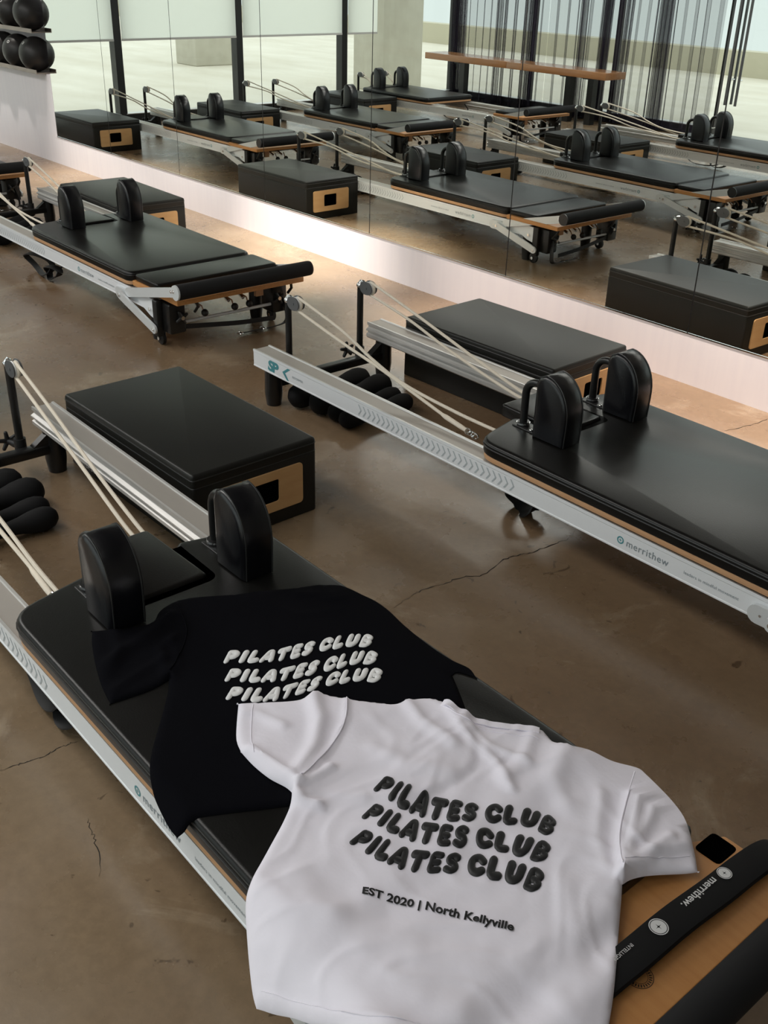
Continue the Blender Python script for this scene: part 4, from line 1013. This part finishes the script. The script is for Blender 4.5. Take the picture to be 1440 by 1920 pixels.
# puffy letters: rounded strokes
STROKES = {
 'P': (0.66, [[(0.1, 0), (0.1, 1)], [(0.1, 1), (0.42, 1), (0.58, 0.78), (0.44, 0.50), (0.1, 0.46)]]),
 'I': (0.22, [[(0.1, 0), (0.1, 1)]]),
 'L': (0.50, [[(0.1, 1), (0.1, 0.02), (0.45, 0.02)]]),
 'A': (0.66, [[(0.02, 0), (0.22, 0.85), (0.34, 1.0), (0.46, 0.85), (0.62, 0)], [(0.15, 0.28), (0.5, 0.28)]]),
 'T': (0.62, [[(0.0, 0.98), (0.62, 0.98)], [(0.31, 0.95), (0.31, 0)]]),
 'E': (0.52, [[(0.5, 0.98), (0.12, 0.98), (0.1, 0.5), (0.12, 0.02), (0.5, 0.02)], [(0.12, 0.5), (0.42, 0.5)]]),
 'S': (0.54, [[(0.52, 0.88), (0.32, 1.0), (0.10, 0.86), (0.14, 0.62), (0.38, 0.48), (0.48, 0.22), (0.30, 0.0), (0.04, 0.10)]]),
 'C': (0.64, [[(0.62, 0.80), (0.42, 1.0), (0.16, 0.88), (0.08, 0.48), (0.18, 0.10), (0.42, 0.0), (0.62, 0.14)]]),
 'U': (0.62, [[(0.1, 1), (0.1, 0.35), (0.2, 0.05), (0.44, 0.05), (0.56, 0.35), (0.56, 1)]]),
 'B': (0.60, [[(0.1, 0), (0.1, 1), (0.38, 1), (0.5, 0.80), (0.38, 0.55), (0.14, 0.52)], [(0.38, 0.54), (0.56, 0.30), (0.40, 0.0), (0.1, 0.0)]]),
}
def curve_map(pairs):
    B = smooth_path([(p[0][0], p[0][1], 0) for p in pairs], 12); T = smooth_path([(p[1][0], p[1][1], 0) for p in pairs], 12)
    L = [0]
    for i in range(1, len(B)): L.append(L[-1]+(B[i]-B[i-1]).length)
    tot = L[-1]
    def f(u, v):
        s = u*tot; i = 0
        if s <= 0: a, t = 0, s/max(1e-9, L[1])
        elif s >= tot: a, t = len(B)-2, 1+(s-tot)/(L[-1]-L[-2])
        else:
            while L[i+1] < s: i += 1
            a, t = i, (s-L[i])/(L[i+1]-L[i])
        b = B[a].lerp(B[a+1], t); h = T[a].lerp(T[a+1], t)
        return b.x+(h.x-b.x)*v, b.y+(h.y-b.y)*v, (h-b).length
    return f
RAD = {'P': .175, 'I': .205, 'L': .195, 'A': .175, 'T': .195, 'E': .158, 'S': .165, 'C': .185, 'U': .19, 'B': .158}
def bubble_line(text, pairs, zf, m, parent, gap=0.335, tall=1.12):
    f = curve_map(pairs); total = 0; pos = []
    for ch in text:
        if ch == ' ': total += 0.30; continue
        pos.append((ch, total)); total += STROKES[ch][0]+gap
    total -= gap
    mb = MB()
    for ch, x0 in pos:
        r = RAD[ch]
        for stk in STROKES[ch][1]:
            pts = [(x0+x, r+y*(1-2*r), 0) for x, y in stk]
            if len(pts) > 2: pts = smooth_path(pts, 5)
            t = MB().tube(pts, r, 10, True, flat=0.42, upv=(0, 0, 1))
            vs = []
            for p in t.v:
                X, Y, hgt = f(p[0]/total, (p[1]-0.5)*tall+0.5); z = zf(X, Y)+0.0008+max(-0.004, p[2]*hgt)
                vs.append((X, Y, z))
            mb.add(vs, t.f)
    return mb.build('puff_lettering', m, parent, smooth=60)
for k in ('W1', 'W2', 'W3'): bubble_line('PILATES CLUB', PTS[k], white_z, PUFFB, white)
for k in ('B1', 'B2', 'B3'): bubble_line('PILATES CLUB', PTS[k], black_z, PUFFW, black, tall=1.05)
def flat_line(text, pairs, zf, m, parent, size):
    f = curve_map(pairs); vs, fs = text_mesh(text, 1.0, 0.034, 0, 1.02)
    x1 = max(v[0] for v in vs); cap = 0.70
    out = []
    for x, y, _ in vs:
        X, Y, h = f(x/x1, y/cap); out.append((X, Y, zf(X, Y)+0.0018))
    return MB().add(out, fs).build('print_lettering', m, parent, smooth=0)
flat_line('EST 2020 | North Kellyville', PTS['WS'], white_z, PUFFB, white, 1)
# collar ribbing and shoulder seams of the white shirt
cr = smooth_path([(x, y, 0) for x, y in PTS['collarW']], 8)
MB().ribbon([(p.x, p.y, white_z(p.x, p.y)+0.0022) for p in cr], 0.015, [Vector((1, -1, 0))]*len(cr), 0.0022).build('collar', WHITECL, white)
def seam(path, name, m, parent, zf, poly, r=0.0012):
    sp = [p for p in smooth_path([(x, y, 0) for x, y in path], 10) if inside((p.x, p.y), poly) and edge_d((p.x, p.y), poly) > 0.009]
    return MB().tube([(p.x, p.y, zf(p.x, p.y)+0.0004) for p in sp], r, 6).build(name, m, parent)
seam(PTS['cw'][3][0], 'seam', WHITECL, white, white_z, WOUT); seam(PTS['cw'][12][0], 'seam', WHITECL, white, white_z, WOUT)
for k in ('hem1', 'hem2', 'hem3', 'neckseam'): seam(PTS[k], 'hem_seam', WHITECL, white, white_z, WOUT, 0.0009)
seam(PTS['cb'][10][0], 'seam', BLACKCL, black, black_z, BOUT, 0.0015)
